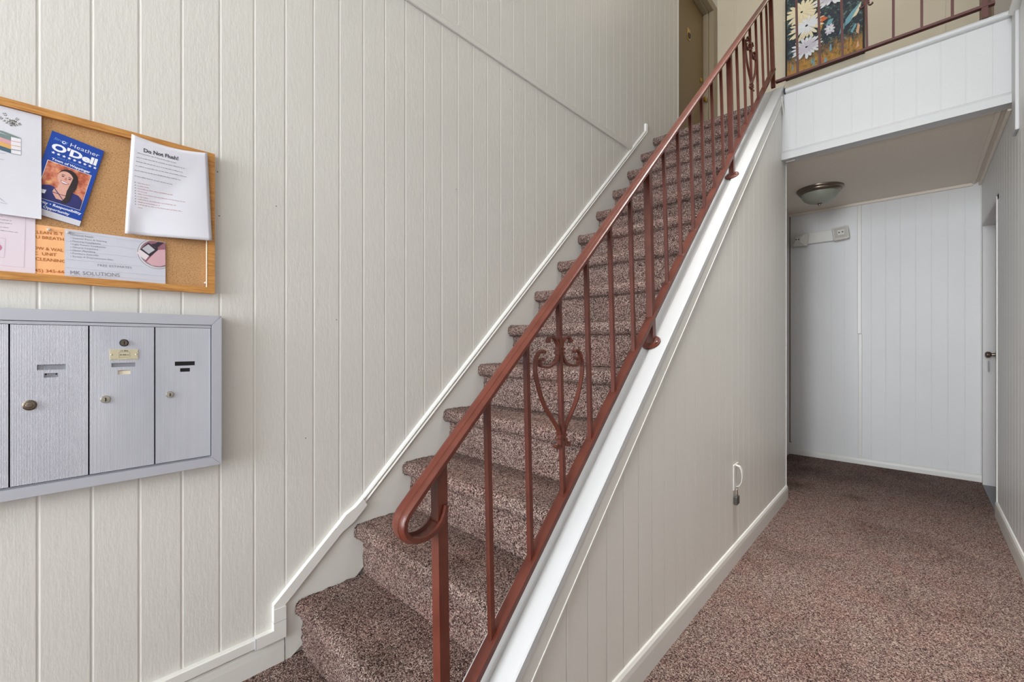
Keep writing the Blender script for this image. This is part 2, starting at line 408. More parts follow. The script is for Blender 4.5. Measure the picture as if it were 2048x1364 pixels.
# landing beam
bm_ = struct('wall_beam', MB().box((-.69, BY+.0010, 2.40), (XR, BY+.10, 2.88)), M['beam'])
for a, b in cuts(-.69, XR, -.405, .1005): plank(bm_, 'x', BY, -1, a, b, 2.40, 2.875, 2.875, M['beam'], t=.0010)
lower = MB().sweep([(XR, BY, 2.39), (-.69, BY, 2.39)], [(0, 0), (-.016, 0), (-.016, .044), (-.006, .058), (0, .064)], (0, 1, 0))
struct('trim_2', lower, M['cap'])
arc = [(-.026*math.sin(t)-.0, .020+.020*math.cos(t)) for t in [math.pi*i/8 for i in range(9)]]
half = MB().sweep([(.358, BY, 2.845), (-.664, BY, 2.845)], arc+[(.03, 0), (.03, .04)], (0, 1, 0))
struct('trim_3', half, M['cap'], smooth=True)
MB().box((-.672, BY-.022, 2.846), (-.664, BY, 2.88)).build('trim_5', M['dark'], kind='structure')

# baseboards
def base_prof(h, t): return [(0, 0), (t, 0), (t, h-.03), (t*.85, h-.012), (t*.45, h-.002), (0, h)]
bs = MB()
P = base_prof(.098, .013)
vs = []
for y, e in ((.40, 0), (yend, 0), ): vs += [(XS+SX(y)+u, y, z) for u, z in P]
bs.add(vs, [tuple(range(6)), tuple(range(11, 5, -1))]+[(i, i+6, (i+1) % 6+6, (i+1) % 6) for i in range(6)])
bs.add([(XS+SX(yend)-.02, yend, 0), (XS+SX(yend)+.013, yend, 0), (XS+SX(yend)+.010, yend+.012, 0), (XS+SX(yend)-.02, yend+.012, 0),
        (XS+SX(yend)-.02, yend, .096), (XS+SX(yend)+.011, yend, .07), (XS+SX(yend)+.009, yend+.012, .07), (XS+SX(yend)-.02, yend+.012, .09)],
       [(0,3,2,1),(4,5,6,7),(0,1,5,4),(1,2,6,5),(2,3,7,6),(3,0,4,7)])
struct('baseboard_stair', bs, M['trim'])
def flatbase(name, pts, h, side, m=None):
    (x0, y0), (x1, y1) = pts
    mb = MB(); L_ = []
    for x, y in pts: L_ += [(x+side[0]*u, y+side[1]*u, z) for u, z in base_prof(h, .012)]
    mb.add(L_, [tuple(range(6)), tuple(range(11, 5, -1))]+[(i, i+6, (i+1) % 6+6, (i+1) % 6) for i in range(6)])
    return struct(name, mb, m or M['trim'])
flatbase('baseboard_right', ((XR, YF), (XR, 4.162)), .10, (-1, 0))
flatbase('baseboard_back', ((-.945, YB), (XR, YB)), .062, (0, -1))
flatbase('baseboard_left', ((XL, YF), (XL, .553)), .084, (1, 0), M['skirt'])
# hall ceiling mouldings
struct('trim_6', MB().bbox((-.945, YB-.018, 2.396), (.33, YB, 2.42), .004), M['ceil'])
struct('trim_7', MB().bbox((XR-.055, BY+.1, 2.408), (XR-.035, YB, 2.42), .003).bbox((XR-.016, BY+.1, 2.39), (XR, YB, 2.42), .004), M['ceil'])
struct('trim_8', MB().bbox((XR-.006, YB-.012, 0.06), (XR, YB, 2.40), .002).bbox((XR-.006, 4.155, .0), (XR+.012, 4.172, 2.05), .003), M['trim'])
struct('trim_9', MB().box((-.945, YB-.006, .115), (-.937, YB, 2.396)).box((-.937, YB-.006, .115), (-.928, YB, .121)), M['brown'])
struct('trim_10', MB().bbox((-.676, BY+.055, 2.393), (-.62, BY+.075, 2.42), .004).bbox((-.676, BY+.085, 2.40), (-.645, BY+.10, 2.42), .003), M['trim'])
# storey batten across the left wall
st = MB().bbox((XL, YF, 2.625), (XL+.012, 3.135, 2.655), .003).bbox((XL, YF, 2.655), (XL+.006, 3.135, 2.672), .002)
struct('trim_11', st, M['wall'])
# right wall corner board and rail of the beam
struct('trim_12', MB().bbox((XR-.014, 3.345, 2.205), (XR, 3.455, ZL+.5), .003).bbox((XR-.006, 3.455, 2.28), (XR, BY+.004, ZL+.5), .002), M['cap'])
struct('trim_13', MB().lathe([(.001, 0), (.021, .004), (.021, 3.2), (.001, 3.2)], (XR-.012, 3.39, 2.83), ((0,0,1),(1,0,0),(0,-1,0)), 16), M['trim'], smooth=True)

# ------------------------------------------------------------ left skirt board
def yz(pts, x): return [(x, y, z) for y, z in pts]
sk = MB().prism(yz([(.556, 0), (.575, 0), (.70, .08), (3.52, 2.68), (3.60, ZL), (3.355, ZL+.02), (3.355, 2.862), (.846, .470), (.572, .212), (.556, .196)], XL), (.011, 0, 0))
struct('baseboard_stairs', sk, M['skirt'])
mp = [(0, 0), (.016, 0), (.018, .004), (.016, .009), (.0125, .0115), (.016, .014), (.017, .019), (.013, .025), (0, .027)]
mo = MB().sweep([(XL+.0, .846, .462), (XL+.0, 3.350, 2.855), (XL, 3.352, 2.925)], [(u, w) for u, w in mp], (1, 0, 0))
struct('trim_14', mo, M['trim'], smooth=True)

# ------------------------------------------------------------ white cable raceway on the left wall
rw = thing('cable_raceway', (XL, .19, .086), 'white plastic cable raceway along the left baseboard, turning up beside the first stairs', 'cable cover')
mr = M['plastic']
def chan(pts, w, t, name, c=.003):
    return MB().sweep(yz(pts, XL), [(0, 0), (t-c, 0), (t, c), (t, w-c), (t-c, w), (0, w)], (1, 0, 0)).build(name, mr, rw)
chan([(YF+.1, .089), (.462, .089)], .034, .018, 'channel')
MB().prism(yz([(.46, .087), (.556, .087), (.556, .196), (.516, .196), (.516, .125), (.46, .125)], XL), (.021, 0, 0)).build('elbow', mr, rw)
MB().prism(yz([(.555, .150), (.555, .200), (.80, .424), (.778, .452), (.517, .212), (.517, .150)], XL), (.0185, 0, 0)).build('channel', mr, rw)
MB().prism(yz([(.775, .452), (.735, .413), (.757, .389), (.806, .415), (.862, .466), (.846, .497), (.812, .470)], XL), (.022, 0, 0)).build('end_piece', mr, rw)
for a_, b_ in (((.516, .150), (.556, .150)), ((.46, .088), (.46, .124))):
    MB().box((XL+.0, a_[0]-.0008, a_[1]-.0008), (XL+.0212, b_[0]+.0008, b_[1]+.0008)).build('joint', M['pale_ink'], rw)

# ------------------------------------------------------------ carpeted stairs
stairs = thing('staircase', (-1.2, N0Y, 0), 'brown looped-carpet staircase of fourteen steps rising between the left wall and the red railing', 'staircase')
def step_mesh(seed, first=False):
    rnd = random.Random(seed)
    # profile from riser foot over the rounded nose to the back of the tread, (y, z) relative to nose tip
    pr_ = []
    r = .026
    ry = .042 if not first else .026
    z = -rise+.002 if not first else -N0Z
    n = 12
    for i in range(n): pr_.append((ry-.004*math.sin(math.pi*i/n), z+(-.066-z)*i/n))
    pr_.append((ry-.001, -.061)); pr_.append((ry-.010, -.0575))
    for i in range(0, 9):
        t = math.radians(-105-(i/8)*165)
        pr_.append((r+r*math.cos(t)*1.0, -.0285+ (.0285)*math.sin(t)))
    ylast = run+.055
    for i in range(1, 15): pr_.append((r+.004+(ylast-r)*i/14, 0))
    return pr_
def build_step(seed, first=False):
    rnd = random.Random(seed); pr_ = step_mesh(seed, first)
    x0, x1 = 0.0, .84; nx = 120; k = len(pr_); v = []; f = []
    for i in range(nx+1):
        x = x0+(x1-x0)*i/nx
        for j, (y, z) in enumerate(pr_):
            e = .0016 if 3 < i < nx-3 else .004
            wv = .0015*math.sin(x*9+j*.2)
            v.append((x, y+rnd.uniform(-e, e)*.8+(wv if 8 < j < 20 else 0), z+rnd.uniform(-e, e)*.8))
    for i in range(nx):
        for j in range(k-1): f.append((i*k+j, i*k+j+1, (i+1)*k+j+1, (i+1)*k+j))
    f.append(tuple(range(k))); f.append(tuple(nx*k+j for j in range(k-1, -1, -1)))
    me = bpy.data.meshes.new('step'); me.from_pydata(v, [], f)
    bm = bmesh.new(); bm.from_mesh(me); bmesh.ops.recalc_face_normals(bm, faces=bm.faces[:]); bm.to_mesh(me); bm.free()
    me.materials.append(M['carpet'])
    for p in me.polygons: p.use_smooth = True
    return me
sm = [build_step(i) for i in (1, 2, 3)]; sm0 = build_step(9, True)
# ragged pile tufts where the carpet was cut against the skirt board
def tuft_mesh():
    rnd = random.Random(5); mb = MB(); P = step_mesh(0)
    for q in range(190):
        a = rnd.uniform(11, len(P)-2); j = int(a); t = a-j
        y = P[j][0]*(1-t)+P[j+1][0]*t; z = P[j][1]*(1-t)+P[j+1][1]*t
        if j > 23: 
            if rnd.random() < .35: continue
        x = XL+.012+rnd.random()**2*.014
        cy, cz = .026, -.03
        dx, dy, dz = rnd.uniform(-.6, .8), (y-cy)*(10 if j < 24 else 0)+rnd.uniform(-.7, .7), (z-cz)*18+rnd.uniform(-.5, .7)
        d = Vector((dx, dy, dz)).normalized()*rnd.uniform(.003, .0075); s_ = rnd.uniform(.0009, .0018)
        c = Vector((x, y, z)); u = d.orthogonal().normalized()*s_; w = d.normalized().cross(u)
        mb.add([c+u, c+w, c-u-w*.4, c+d], [(0, 1, 3), (1, 2, 3), (2, 0, 3), (0, 2, 1)])
    return mb
tm = tuft_mesh()
tme = bpy.data.meshes.new('edge_tufts'); tme.from_pydata([tuple(v) for v in tm.v], [], tm.f); tme.materials.append(M['carpet'])
for i in range(14):
    y, z = nose(i)
    me = sm0 if i == 0 else sm[i % 3]
    st_ = link('step', me, stairs, Vector((XL+.0115, y, z))-stairs.location); st_.scale.x = (-.7875+SX(y+run)-XL-.0115)/.84
    link('edge_tufts', tme, stairs, Vector((0, y, z))-stairs.location, kind='stuff')

# ------------------------------------------------------------ railings
railtop = lambda y: -.213+.9434*y
handz = lambda y: .99+.933*(y-.69)
RX = -.717
def lean(v): return (v.x+SX(v.y)-.029*max(0, v.z-railtop(v.y)), v.y, v.z)
PY = [.552, 1.527, 2.511, 3.459]
sr = thing('stair_railing', (RX, PY[0], capz(PY[0])), 'red-brown iron railing climbing beside the carpeted stairs, with a curled handrail end', 'railing')
def sq(x, y, z0, z1, w, slant=0):
    """square bar; slant>0: ends cut parallel to the stair slope"""
    h = w/2; mb = MB(); o = []
    for zz in (z0, z1):
        for sx, sy in ((-1,-1),(1,-1),(1,1),(-1,1)): o.append((x+sx*h, y+sy*h, zz+sy*h*slant))
    return mb.add(o, [(0,3,2,1),(4,5,6,7),(0,1,5,4),(1,2,6,5),(2,3,7,6),(3,0,4,7)])
# handrail with curled end
hw = .021
hp = [(-hw, .001), (-hw, .009), (-hw*.8, .0125), (-hw*.45, .013), (-hw*.36, .0152), (hw*.36, .0152), (hw*.45, .013), (hw*.8, .0125), (hw, .009), (hw, .001), (hw*.72, 0), (hw*.6, .0055), (-hw*.6, .0055), (-hw*.72, 0)]
path = [(.552, .784), (.548, .769), (.541, .756), (.530, .7455), (.517, .739), (.503, .7365), (.489, .738), (.476, .7425), (.467, .751), (.463, .762), (.4645, .774), (.471, .7845), (.481, .7945)]
pts = [(RX, y, z) for y, z in path[::-1]]
pp = [(RX, 3.455, handz(3.455)), (RX, 2.4, handz(2.4)), (RX, 1.4, handz(1.4)), (RX, .60, handz(.60))]+[(RX, .53, handz(.53))]+pts
hr = MB().sweep(pp, [(u, -w) for u, w in hp], (1, 0, 0))
hr.map(lean).build('handrail', M['red'], sr, smooth=True)
for i in range(3):
    br = MB().sweep([(RX, PY[i]+.0, railtop(PY[i])), (RX, PY[i+1], railtop(PY[i+1]))],
                    [(-.015, 0), (-.015, -.0145), (-.0125, -.0145), (-.0125, -.003), (.0125, -.003), (.0125, -.0145), (.015, -.0145), (.015, 0)], (1, 0, 0))
    br.map(lean).build('bottom_rail', M['red'], sr)
for i, y in enumerate(PY):
    z0 = capz(y)-.003 if i else capz(y)-.10
    z1 = handz(y)+.008 if i < 3 else handz(y)+.33
    if i == 3: z0 = capz(y)+.03; z0 = 2.945-.03
    MB_ = sq(RX, y, z0, z1, .0245, .93 if i < 3 else 0)
    p = MB_.map(lean).build('post', M['red'], sr)
    if i in (1, 2):
        # round base flange lying on the sloping cap, two screws
        a = Vector((0, 1, .919)).normalized(); n = Vector((0, -.919, 1)).normalized()
        fl = MB().lathe([(.0005, .0055), (.030, .0055), (.0345, .004), (.0360, .001), (.0360, -.001)], (RX-.001, y-.002, capz(y)+.004), (a, (-1, 0, 0), n), 28, False)
        fo = fl.map(lambda v: (v.x+SX(v.y), v.y, v.z)).build('flange', M['red'], p, smooth=True)
        for sx in (-.027, .027):
            c = Vector((RX+SX(y)+sx*.9, y-.002-.006, capz(y)+.004+.0055-.0055))
            MB().lathe([(.0042, 0), (.0042, .001), (.003, .002), (.0004, .0022)], c+n*.0052, (a, (-1, 0, 0), n), 12).build('screw', M['chrome'], p, smooth=True)
BYS = []
for i in range(3):
    for k in range(1, 7): BYS.append((i, k, PY[i]+(PY[i+1]-PY[i])*k/7))
z00 = railtop(1.0)
def flat_ornament(cx, cy, z, along):
    """two mirrored flat-bar scrolls on a baluster; along = unit vector of the railing"""
    crv = [[(.050, .421), (.046, .431), (.034, .434), (.022, .428), (.012, .416), (.0085, .400), (.0095, .384), (.016, .370), (.028, .359), (.045, .352), (.062, .350), (.080, .353), (.088, .360), (.086, .370), (.076, .372)],
           [(.070, .392), (.078, .396), (.088, .392), (.097, .382), (.104, .366), (.106, .348), (.104, .330), (.097, .305), (.086, .276), (.070, .246), (.050, .220), (.034, .201), (.022, .186), (.013, .170), (.009, .155), (.0095, .140), (.014, .130), (.023, .127), (.030, .133)]]
    mb = MB(); al = Vector(along); side = Vector((0, 0, 1)).cross(al)*-1
    for sgn in (1, -1):
        for c in crv:
            pts = []
            for i in range(len(c)-1):
                p0 = c[max(0, i-1)]; p1 = c[i]; p2 = c[i+1]; p3 = c[min(len(c)-1, i+2)]
                for t in (0, .5):
                    q = [.5*((2*p1[a])+(-p0[a]+p2[a])*t+(2*p0[a]-5*p1[a]+4*p2[a]-p3[a])*t*t+(-p0[a]+3*p1[a]-3*p2[a]+p3[a])*t**3) for a in (0, 1)]
                    pts.append(q)
            pts.append(c[-1])
            P3 = [Vector((cx, cy, z))+al*(u*sgn)+Vector((0, 0, w)) for u, w in pts]
            mb.sweep(P3, [(-.006, -.0027), (.006, -.0027), (.006, .0027), (-.006, .0027)], side)
        for (u, w) in ((.0095, .400), (.0095, .388), (.0095, .158), (.010, .146)):   # little collars
            c0 = Vector((cx, cy, z))+al*(u*sgn)+Vector((0, 0, w))
            o = al*.0065; hh = Vector((0, 0, .0035)); sd = side*.0085
            mb.add([c0+o*a+hh*b+sd*c for a, b, c in ((-1,-1,-1),(1,-1,-1),(1,1,-1),(-1,1,-1),(-1,-1,1),(1,-1,1),(1,1,1),(-1,1,1))],
                   [(0,1,2,3),(4,7,6,5),(0,4,5,1),(1,5,6,2),(2,6,7,3),(3,7,4,0)])
        for (u, w) in ((.050, .421), (.076, .372), (.070, .392), (.030, .133)):       # rolled tips
            c0 = Vector((cx, cy, z))+al*(u*sgn)+Vector((0, 0, w))
            mb.lathe([(.0045, -.0065), (.0045, .0065)], c0, (al, Vector((0, 0, 1)), side), 10)
    return mb
for i, k, y in BYS:
    b_ = sq(RX, y, railtop(y)-.001, handz(y)+.004, .0125, .93).map(lean).build('baluster', M['red'], sr)
    MB().add(*(lambda: ([(RX+a*.009, y+b*.009, railtop(y)+b*.0085+c) for c in (0, .0015) for a, b in ((-1,-1),(1,-1),(1,1),(-1,1))],
              [(0,3,2,1),(4,5,6,7),(0,1,5,4),(1,2,6,5),(2,3,7,6),(3,0,4,7)]))()).map(lean).build('weld', M['red'], b_)
    if k == 3 and i in (0, 2): flat_ornament(RX, y, railtop(y)+.002, (0, 1, 0)).map(lean).build('scroll_ornament', M['red'], sr, smooth=True)

# landing railing
LY = 3.468; ZR = 2.958
lr = thing('landing_railing', (-.2, LY, ZR), 'purple-brown iron railing standing along the edge of the upper landing', 'railing')
MB().sweep([(.303, LY, ZR), (-.7235, LY, ZR)], [(-.014, 0), (-.014, -.014), (.014, -.014), (.014, 0)], (0, 1, 0)).build('bottom_rail', M['landing_red'], lr)
ntop = handz(PY[3])+.32
MB().sweep([(XR-.01, LY, ntop), (-.728, LY, ntop)], [(-.021, 0), (-.021, .010), (-.012, .014), (.012, .014), (.021, .010), (.021, 0)], (0, 1, 0)).build('handrail', M['landing_red'], lr)
for i, x in enumerate([-.594, -.470, -.350, -.229, -.106, .018, .143]):
    lx = lambda v, x=x: (v.x+(-.016*(v.z-ZR) if x < -.2 else 0), v.y, v.z)
    b0 = sq(x, LY, ZR-.001, ntop+.002, .0125).map(lx)
    b0.build('baluster', M['landing_red'], lr)
    if i == 3: flat_ornament(x, LY, ZR+.135, (1, 0, 0)).map(lx).build('scroll_ornament', M['landing_red'], lr, smooth=True)
pe = sq(.266, LY, 2.884, ntop+.003, .0245).build('post', M['landing_red'], lr)

# ------------------------------------------------------------ doors
d1 = struct('door_1', MB().bbox((XL-.115, 3.95, ZL+.004), (XL-.075, 4.985, 4.795), .002).map(lambda v: (v.x-.03, v.y, v.z)), M['door_tan'])
dx = XL-.105
struct('trim_15', MB().bbox((dx, 4.985, ZL), (XL+.0, 5.10, 4.80), .003).bbox((dx+.0, 4.955, ZL), (dx+.055, 4.99, 4.80), .003)
       .bbox((dx, 3.9, 4.795), (XL-.0, 5.10, 4.88), .003).bbox((dx, 3.9, 4.77), (dx+.055, 4.985, 4.80), .003), M['casing'])
struct('trim_16', MB().bbox((XL-.02, 4.005, 0), (XL+.002, 4.026, ZT), .002), M['trim'])
def knob(parent, c, ax, m, name='door_knob', r=.026):
    A = {'+x': ((0,1,0),(0,0,1),(1,0,0)), '-x': ((0,1,0),(0,0,1),(-1,0,0))}[ax]
    return MB().lathe([(.0005, 0), (.031, 0), (.031, .004), (.013, .008), (.011, .026), (.02, .031), (r, .042), (r, .052), (.017, .060), (.0005, .062)], c, A, 24).build(name, m, parent, smooth=True)
knob(d1, (dx, 4.895, 3.80), '+x', M['brass'])
MB().lathe([(.0005, 0), (.024, 0), (.024, .008), (.016, .014), (.0005, .015)], (dx, 4.878, 4.02), ((0,1,0),(0,0,1),(1,0,0)), 20).build('deadbolt', M['brass'], d1, smooth=True)
MB().bbox((dx, 4.495, 4.285), (dx+.004, 4.575, 4.405), .0015).build('knocker_plate', M['brass'], d1)
MB().lathe([(.016, 0), (.024, .004), (.030, 0)], (dx+.006, 4.545, 4.335), ((0,1,0),(0,0,1),(1,0,0)), 20, False).build('knocker_ring', M['dark'], d1, smooth=True)

d2 = struct('door_2', MB().bbox((XR+.065, 4.10, .012), (XR+.10, 4.995, 2.035), .002), M['door_white'])
struct('trim_17', MB().bbox((XR-.002, 5.0, 0), (XR+.066, 5.03, 2.05), .002).bbox((XR-.0, 4.10, 2.038), (XR+.10, 5.03, 2.075), .002)
       .bbox((XR-.006, 4.162, 2.04), (XR+.003, 5.02, 2.066), .002), M['door_white'])
struct('trim_18', MB().box((XR-.002, 4.17, 0), (XR+.09, 5.0, .006)), M['threshold'])
knob(d2, (XR+.065, 4.93, 1.03), '-x', M['nickel'], r=.024)
MB().bbox((XR+.02, 4.915, .90), (XR+.026, 4.935, .985), .001).build('hanging_key', M['steel'], d2) 
# doorway above
d3 = struct('door_3', MB().bbox((XR+.06, 4.30, ZL+.004), (XR+.10, 4.995, 4.80), .002), M['brown'])
struct('trim_19', MB().bbox((XR-.012, 4.985, ZL), (XR+.06, YB, 4.81), .002).bbox((XR-.010, 4.34, ZL), (XR+.06, 4.40, 4.81), .002), M['brown'])

# ------------------------------------------------------------ painting on the upper wall
pt = thing('painting', (-.66, YB, 3.75), 'black-framed painting of white and cream daisies on dark blue, hung behind the landing railing', 'painting')
px0, px1, pz0, pz1 = -.975, -.352, 3.785, 4.62
PYF = YB-.035
for a, b in (((px0, pz0), (px0+.014, pz1)), ((px1-.014, pz0), (px1, pz1)), ((px0, pz0), (px1, pz0+.014)), ((px0, pz1-.014), (px1, pz1))):
    MB().bbox((a[0], PYF-.004, a[1]), (b[0], YB-.002, b[1]), .002).build('frame_rail', M['frame_black'], pt)
mc = mat('painted_canvas', srgb(40, 44, 60), .6); N, L, B = nodes(mc)
vv = coords(mc)
s_ = N.new('ShaderNodeSeparateXYZ'); g_ = N.new('ShaderNodeNewGeometry'); L.new(g_.outputs['Position'], s_.inputs[0])
mr_ = N.new('ShaderNodeMapRange'); L.new(s_.outputs['Z'], mr_.inputs[0]); mr_.inputs[1].default_value = 3.80; mr_.inputs[2].default_value = 4.22
nn = noise(mc, coords(mc, (1, 1, .6)), 26, 4, .7)
ad = N.new('ShaderNodeMath'); ad.operation = 'MULTIPLY_ADD'; L.new(nn.outputs['Fac'], ad.inputs[0]); ad.inputs[1].default_value = .9; L.new(mr_.outputs[0], ad.inputs[2])
lo = ramp(mc, noise(mc, coords(mc, (1, 1, .5)), 40, 3, .7).outputs['Fac'], [(.3, srgb(70, 74, 40)), (.42, srgb(150, 118, 48)), (.55, srgb(190, 132, 62)), (.66, srgb(140, 140, 88)), (.78, srgb(120, 110, 110))])
hi = ramp(mc, noise(mc, vv, 34, 4, .7).outputs['Fac'], [(.3, srgb(22, 26, 38)), (.46, srgb(38, 46, 66)), (.56, srgb(44, 62, 50)), (.64, srgb(96, 128, 134)), (.74, srgb(150, 136, 120))])
L.new(mixc(mc, ramp(mc, ad.outputs[0], [(.62, (0,0,0,1)), (.95, (1,1,1,1))]), lo, hi), B.inputs['Base Color'])
L.new(bump(mc, noise(mc, vv, 120, 4).outputs['Fac'], .003, .7), B.inputs['Normal'])
MB().box((px0+.01, PYF+.004, pz0+.01), (px1-.01, YB-.004, pz1-.01)).build('canvas', mc, pt)
fm = {}
for k, c in dict(cream=(226, 214, 180), white=(224, 226, 230), pale=(206, 200, 212), ochre=(190, 140, 60), teal=(110, 160, 172), orange=(196, 100, 56), peach=(214, 168, 132)).items():
    fm[k] = mat('paint_'+k, srgb(*c), .6)
def petals(name, cx, cz, R, n, cols, sq_=.9, inner=.12, rot=0, zo=0):
    rnd = random.Random(int(cx*1000)); base = MB(); second = MB()
    for layer, (mb, rr, nn_, dep) in enumerate(((base, 1, n, 0), (second, .68, n-2, .003))):
        for i in range(nn_):
            t = rot+2*math.pi*i/nn_+rnd.uniform(-.1, .1); L_ = R*rr*rnd.uniform(.85, 1.1); w = R*1.25*math.pi/nn_*rr
            d = Vector((math.cos(t), 0, math.sin(t)*sq_)); e = Vector((-math.sin(t), 0, math.cos(t)*sq_))
            c = Vector((cx, PYF+.002-dep-zo, cz))
            pts = [c+d*(L_*inner)-e*w*.15, c+d*(L_*.55)-e*w*.5, c+d*(L_*.85)-e*w*.42, c+d*L_, c+d*(L_*.88)+e*w*.38, c+d*(L_*.55)+e*w*.5, c+d*(L_*inner)+e*w*.15]
            pts = [p+Vector((0, -.0004*i-.0, 0)) for p in pts]
            mid = c+d*(L_*.6)+Vector((0, -.004-.0004*i, 0))
            o = len(mb.v); mb.v += pts+[mid]; mb.f += [(o+j, o+(j+1) % 7, o+7) for j in range(7)]
    f = base.build(name, fm[cols[0]], pt); second.build('inner_petals', fm[cols[1]], f)
    return f
petals('painted_flower', -.795, 4.245, .160, 21, ('cream', 'white'), .85)
petals('painted_flower', -.835, 4.40, .150, 17, ('cream', 'cream'), .8)
petals('painted_flower', -.795, 4.035, .140, 19, ('white', 'pale'), .8)
petals('painted_flower', -.590, 4.425, .150, 18, ('white', 'pale'), .6, rot=.3)
petals('painted_flower', -.610, 4.120, .045, 9, ('pale', 'white'), 1.2)
def daub(name, pts, m, zo=.002):
    return MB().prism([(x, PYF+.002, z) for x, z in pts], (0, -zo, 0)).build(name, fm[m], pt)
daub('painted_leaf', [(-.50, 4.09), (-.49, 4.15), (-.45, 4.20), (-.41, 4.235), (-.375, 4.26), (-.39, 4.21), (-.42, 4.16), (-.46, 4.11)], 'teal')
daub('painted_leaf', [(-.445, 4.14), (-.41, 4.20), (-.375, 4.262), (-.385, 4.20), (-.41, 4.15)], 'cream', .003)
daub('painted_leaf', [(-.54, 4.03), (-.525, 4.10), (-.49, 4.13), (-.50, 4.07)], 'teal')
daub('painted_leaf', [(-.645, 4.17), (-.62, 4.215), (-.58, 4.21), (-.60, 4.165)], 'teal')
daub('painted_leaf', [(-.70, 4.22), (-.69, 4.275), (-.65, 4.265), (-.625, 4.235), (-.66, 4.22)], 'orange')
daub('painted_leaf', [(-.70, 4.15), (-.695, 4.21), (-.66, 4.20), (-.68, 4.14)], 'ochre')
daub('painted_leaf', [(-.415, 4.00), (-.40, 4.07), (-.385, 4.05), (-.395, 3.97)], 'peach')
daub('painted_leaf', [(-.455, 4.02), (-.42, 4.08), (-.41, 4.06), (-.44, 4.0)], 'teal')
for i in range(26):
    rnd = random.Random(i+40); x = rnd.uniform(-.95, -.39); z = rnd.uniform(3.80, 3.92) + (.04 if x > -.6 else 0)
    w = rnd.uniform(.006, .014); hh = rnd.uniform(.03, .08); k = rnd.choice(['ochre', 'ochre', 'peach', 'orange', 'teal'])
    if i < 14: daub('painted_grass', [(x-w, z), (x-w*.4, z+hh), (x+w*.5, z+hh*1.1), (x+w, z+.01)], k, .0015)

# ------------------------------------------------------------ hall fittings
cl = thing('ceiling_light', (-.60, 4.42, 2.42), 'unlit flush dome lamp with brushed nickel ring on the low hall ceiling', 'ceiling light')
c0 = (-.60, 4.42, 2.42)
MB().lathe([(.001, 0), (.165, 0), (.165, -.008), (.158, -.018), (.152, -.020), (.150, -.030), (.140, -.042), (.132, -.044), (.001, -.040)], c0, 'z', 48).build('ring', M['nickel'], cl, smooth=True)
MB().lathe([(.134, -.040), (.128, -.062), (.110, -.088), (.080, -.108), (.045, -.120), (.001, -.125)], c0, 'z', 48, False).build('glass_dome', M['glass_frost'], cl, smooth=True)
MB().lathe([(.001, -.118), (.018, -.120), (.019, -.127), (.010, -.133), (.009, -.140), (.001, -.144)], c0, 'z', 24).build('finial', M['nickel'], cl, smooth=True)

em = thing('emergency_light', (-.68, YB, 2.14), 'white emergency light with two square clear lamp heads high on the back hall wall', 'emergency light')
MB().bbox((-.815, YB-.05, 2.092), (-.56, YB, 2.200), .006).build('housing', M['plastic'], em)
for sx, cx, an in ((-1, -.838, -.30), (1, -.525, .12)):
    mb = MB().bbox((-.060, -.028, -.060), (.060, .028, .060), .012); mb2 = MB()
    pyr = [(-.048, -.028, -.048), (.048, -.028, -.048), (.048, -.028, .048), (-.048, -.028, .048), (-.024, -.052, -.024), (.024, -.052, -.024), (.024, -.052, .024), (-.024, -.052, .024)]
    mb2.add(pyr, [(0,1,5,4),(1,2,6,5),(2,3,7,6),(3,0,4,7),(4,5,6,7)])
    R = Matrix.Rotation(an*1.2, 4, 'Z')@Matrix.Rotation(-.12*sx, 4, 'Y')
    T = Vector((cx, YB-.070, 2.135+(.012 if sx > 0 else 0)))
    h_ = mb.map(lambda v: T+(R@v)).build('lamp_head', M['lens'], em, smooth=False)
    mb2.map(lambda v: T+(R@v)).build('reflector', M['lens'], h_)
    MB().bbox((-.018, -.056, -.005), (-.008, -.05, .005), .001).bbox((.008, -.056, -.005), (.018, -.05, .005), .001).map(lambda v: T+(R@v)).build('bulb', M['dark'], h_)

cc = thing('cord_cover', (-.385, YB, .1), 'thin white cord cover running from ceiling to baseboard on the back hall wall', 'cord cover')
MB().bbox((-.406, YB-.016, 1.205), (-.376, YB, 2.395), .004).build('upper_channel', M['plastic'], cc)
MB().bbox((-.398, YB-.013, .075), (-.372, YB, 1.203), .004).build('lower_channel', M['plastic'], cc)

hy, hx = 2.40, XS+SX(2.4)
hs = thing('access_hasp', (hx, hy, .43), 'small white pull handle with hasp on the grooved stair wall, a padlock hanging from it', 'handle')
MB().bbox((hx, hy-.045, .372), (hx+.005, hy-.012, .500), .0015).build('back_plate', M['plastic'], hs)
MB().bbox((hx, hy-.01, .385), (hx+.004, hy+.035, .50), .0015).build('back_plate', M['plastic'], hs)
MB().sweep([(hx+.004, hy-.01, .495), (hx+.022, hy-.008, .490), (hx+.031, hy-.005, .470), (hx+.033, hy-.002, .440), (hx+.029, hy, .41), (hx+.018, hy, .390), (hx+.004, hy, .384)],
           [(-.009, -.002), (.009, -.002), (.009, .002), (-.009, .002)], (0, 1, 0)).build('grip', M['plastic'], hs, smooth=True)
pk = thing('padlock', (hx+.012, hy-.02, .33), 'small grey laminated padlock hanging below the white handle on the stair wall', 'padlock')
MB().bbox((hx+.004, hy-.046, .300), (hx+.019, hy+.0, .341), .003).build('body', M['steel'], pk)
MB().tube([(hx+.0115, hy-.034, .338), (hx+.0115, hy-.034, .362), (hx+.0115, hy-.030, .371), (hx+.0115, hy-.023, .375), (hx+.0115, hy-.016, .371), (hx+.0115, hy-.012, .362), (hx+.0115, hy-.012, .338)], .003).build('shackle', M['chrome'], pk, smooth=True)

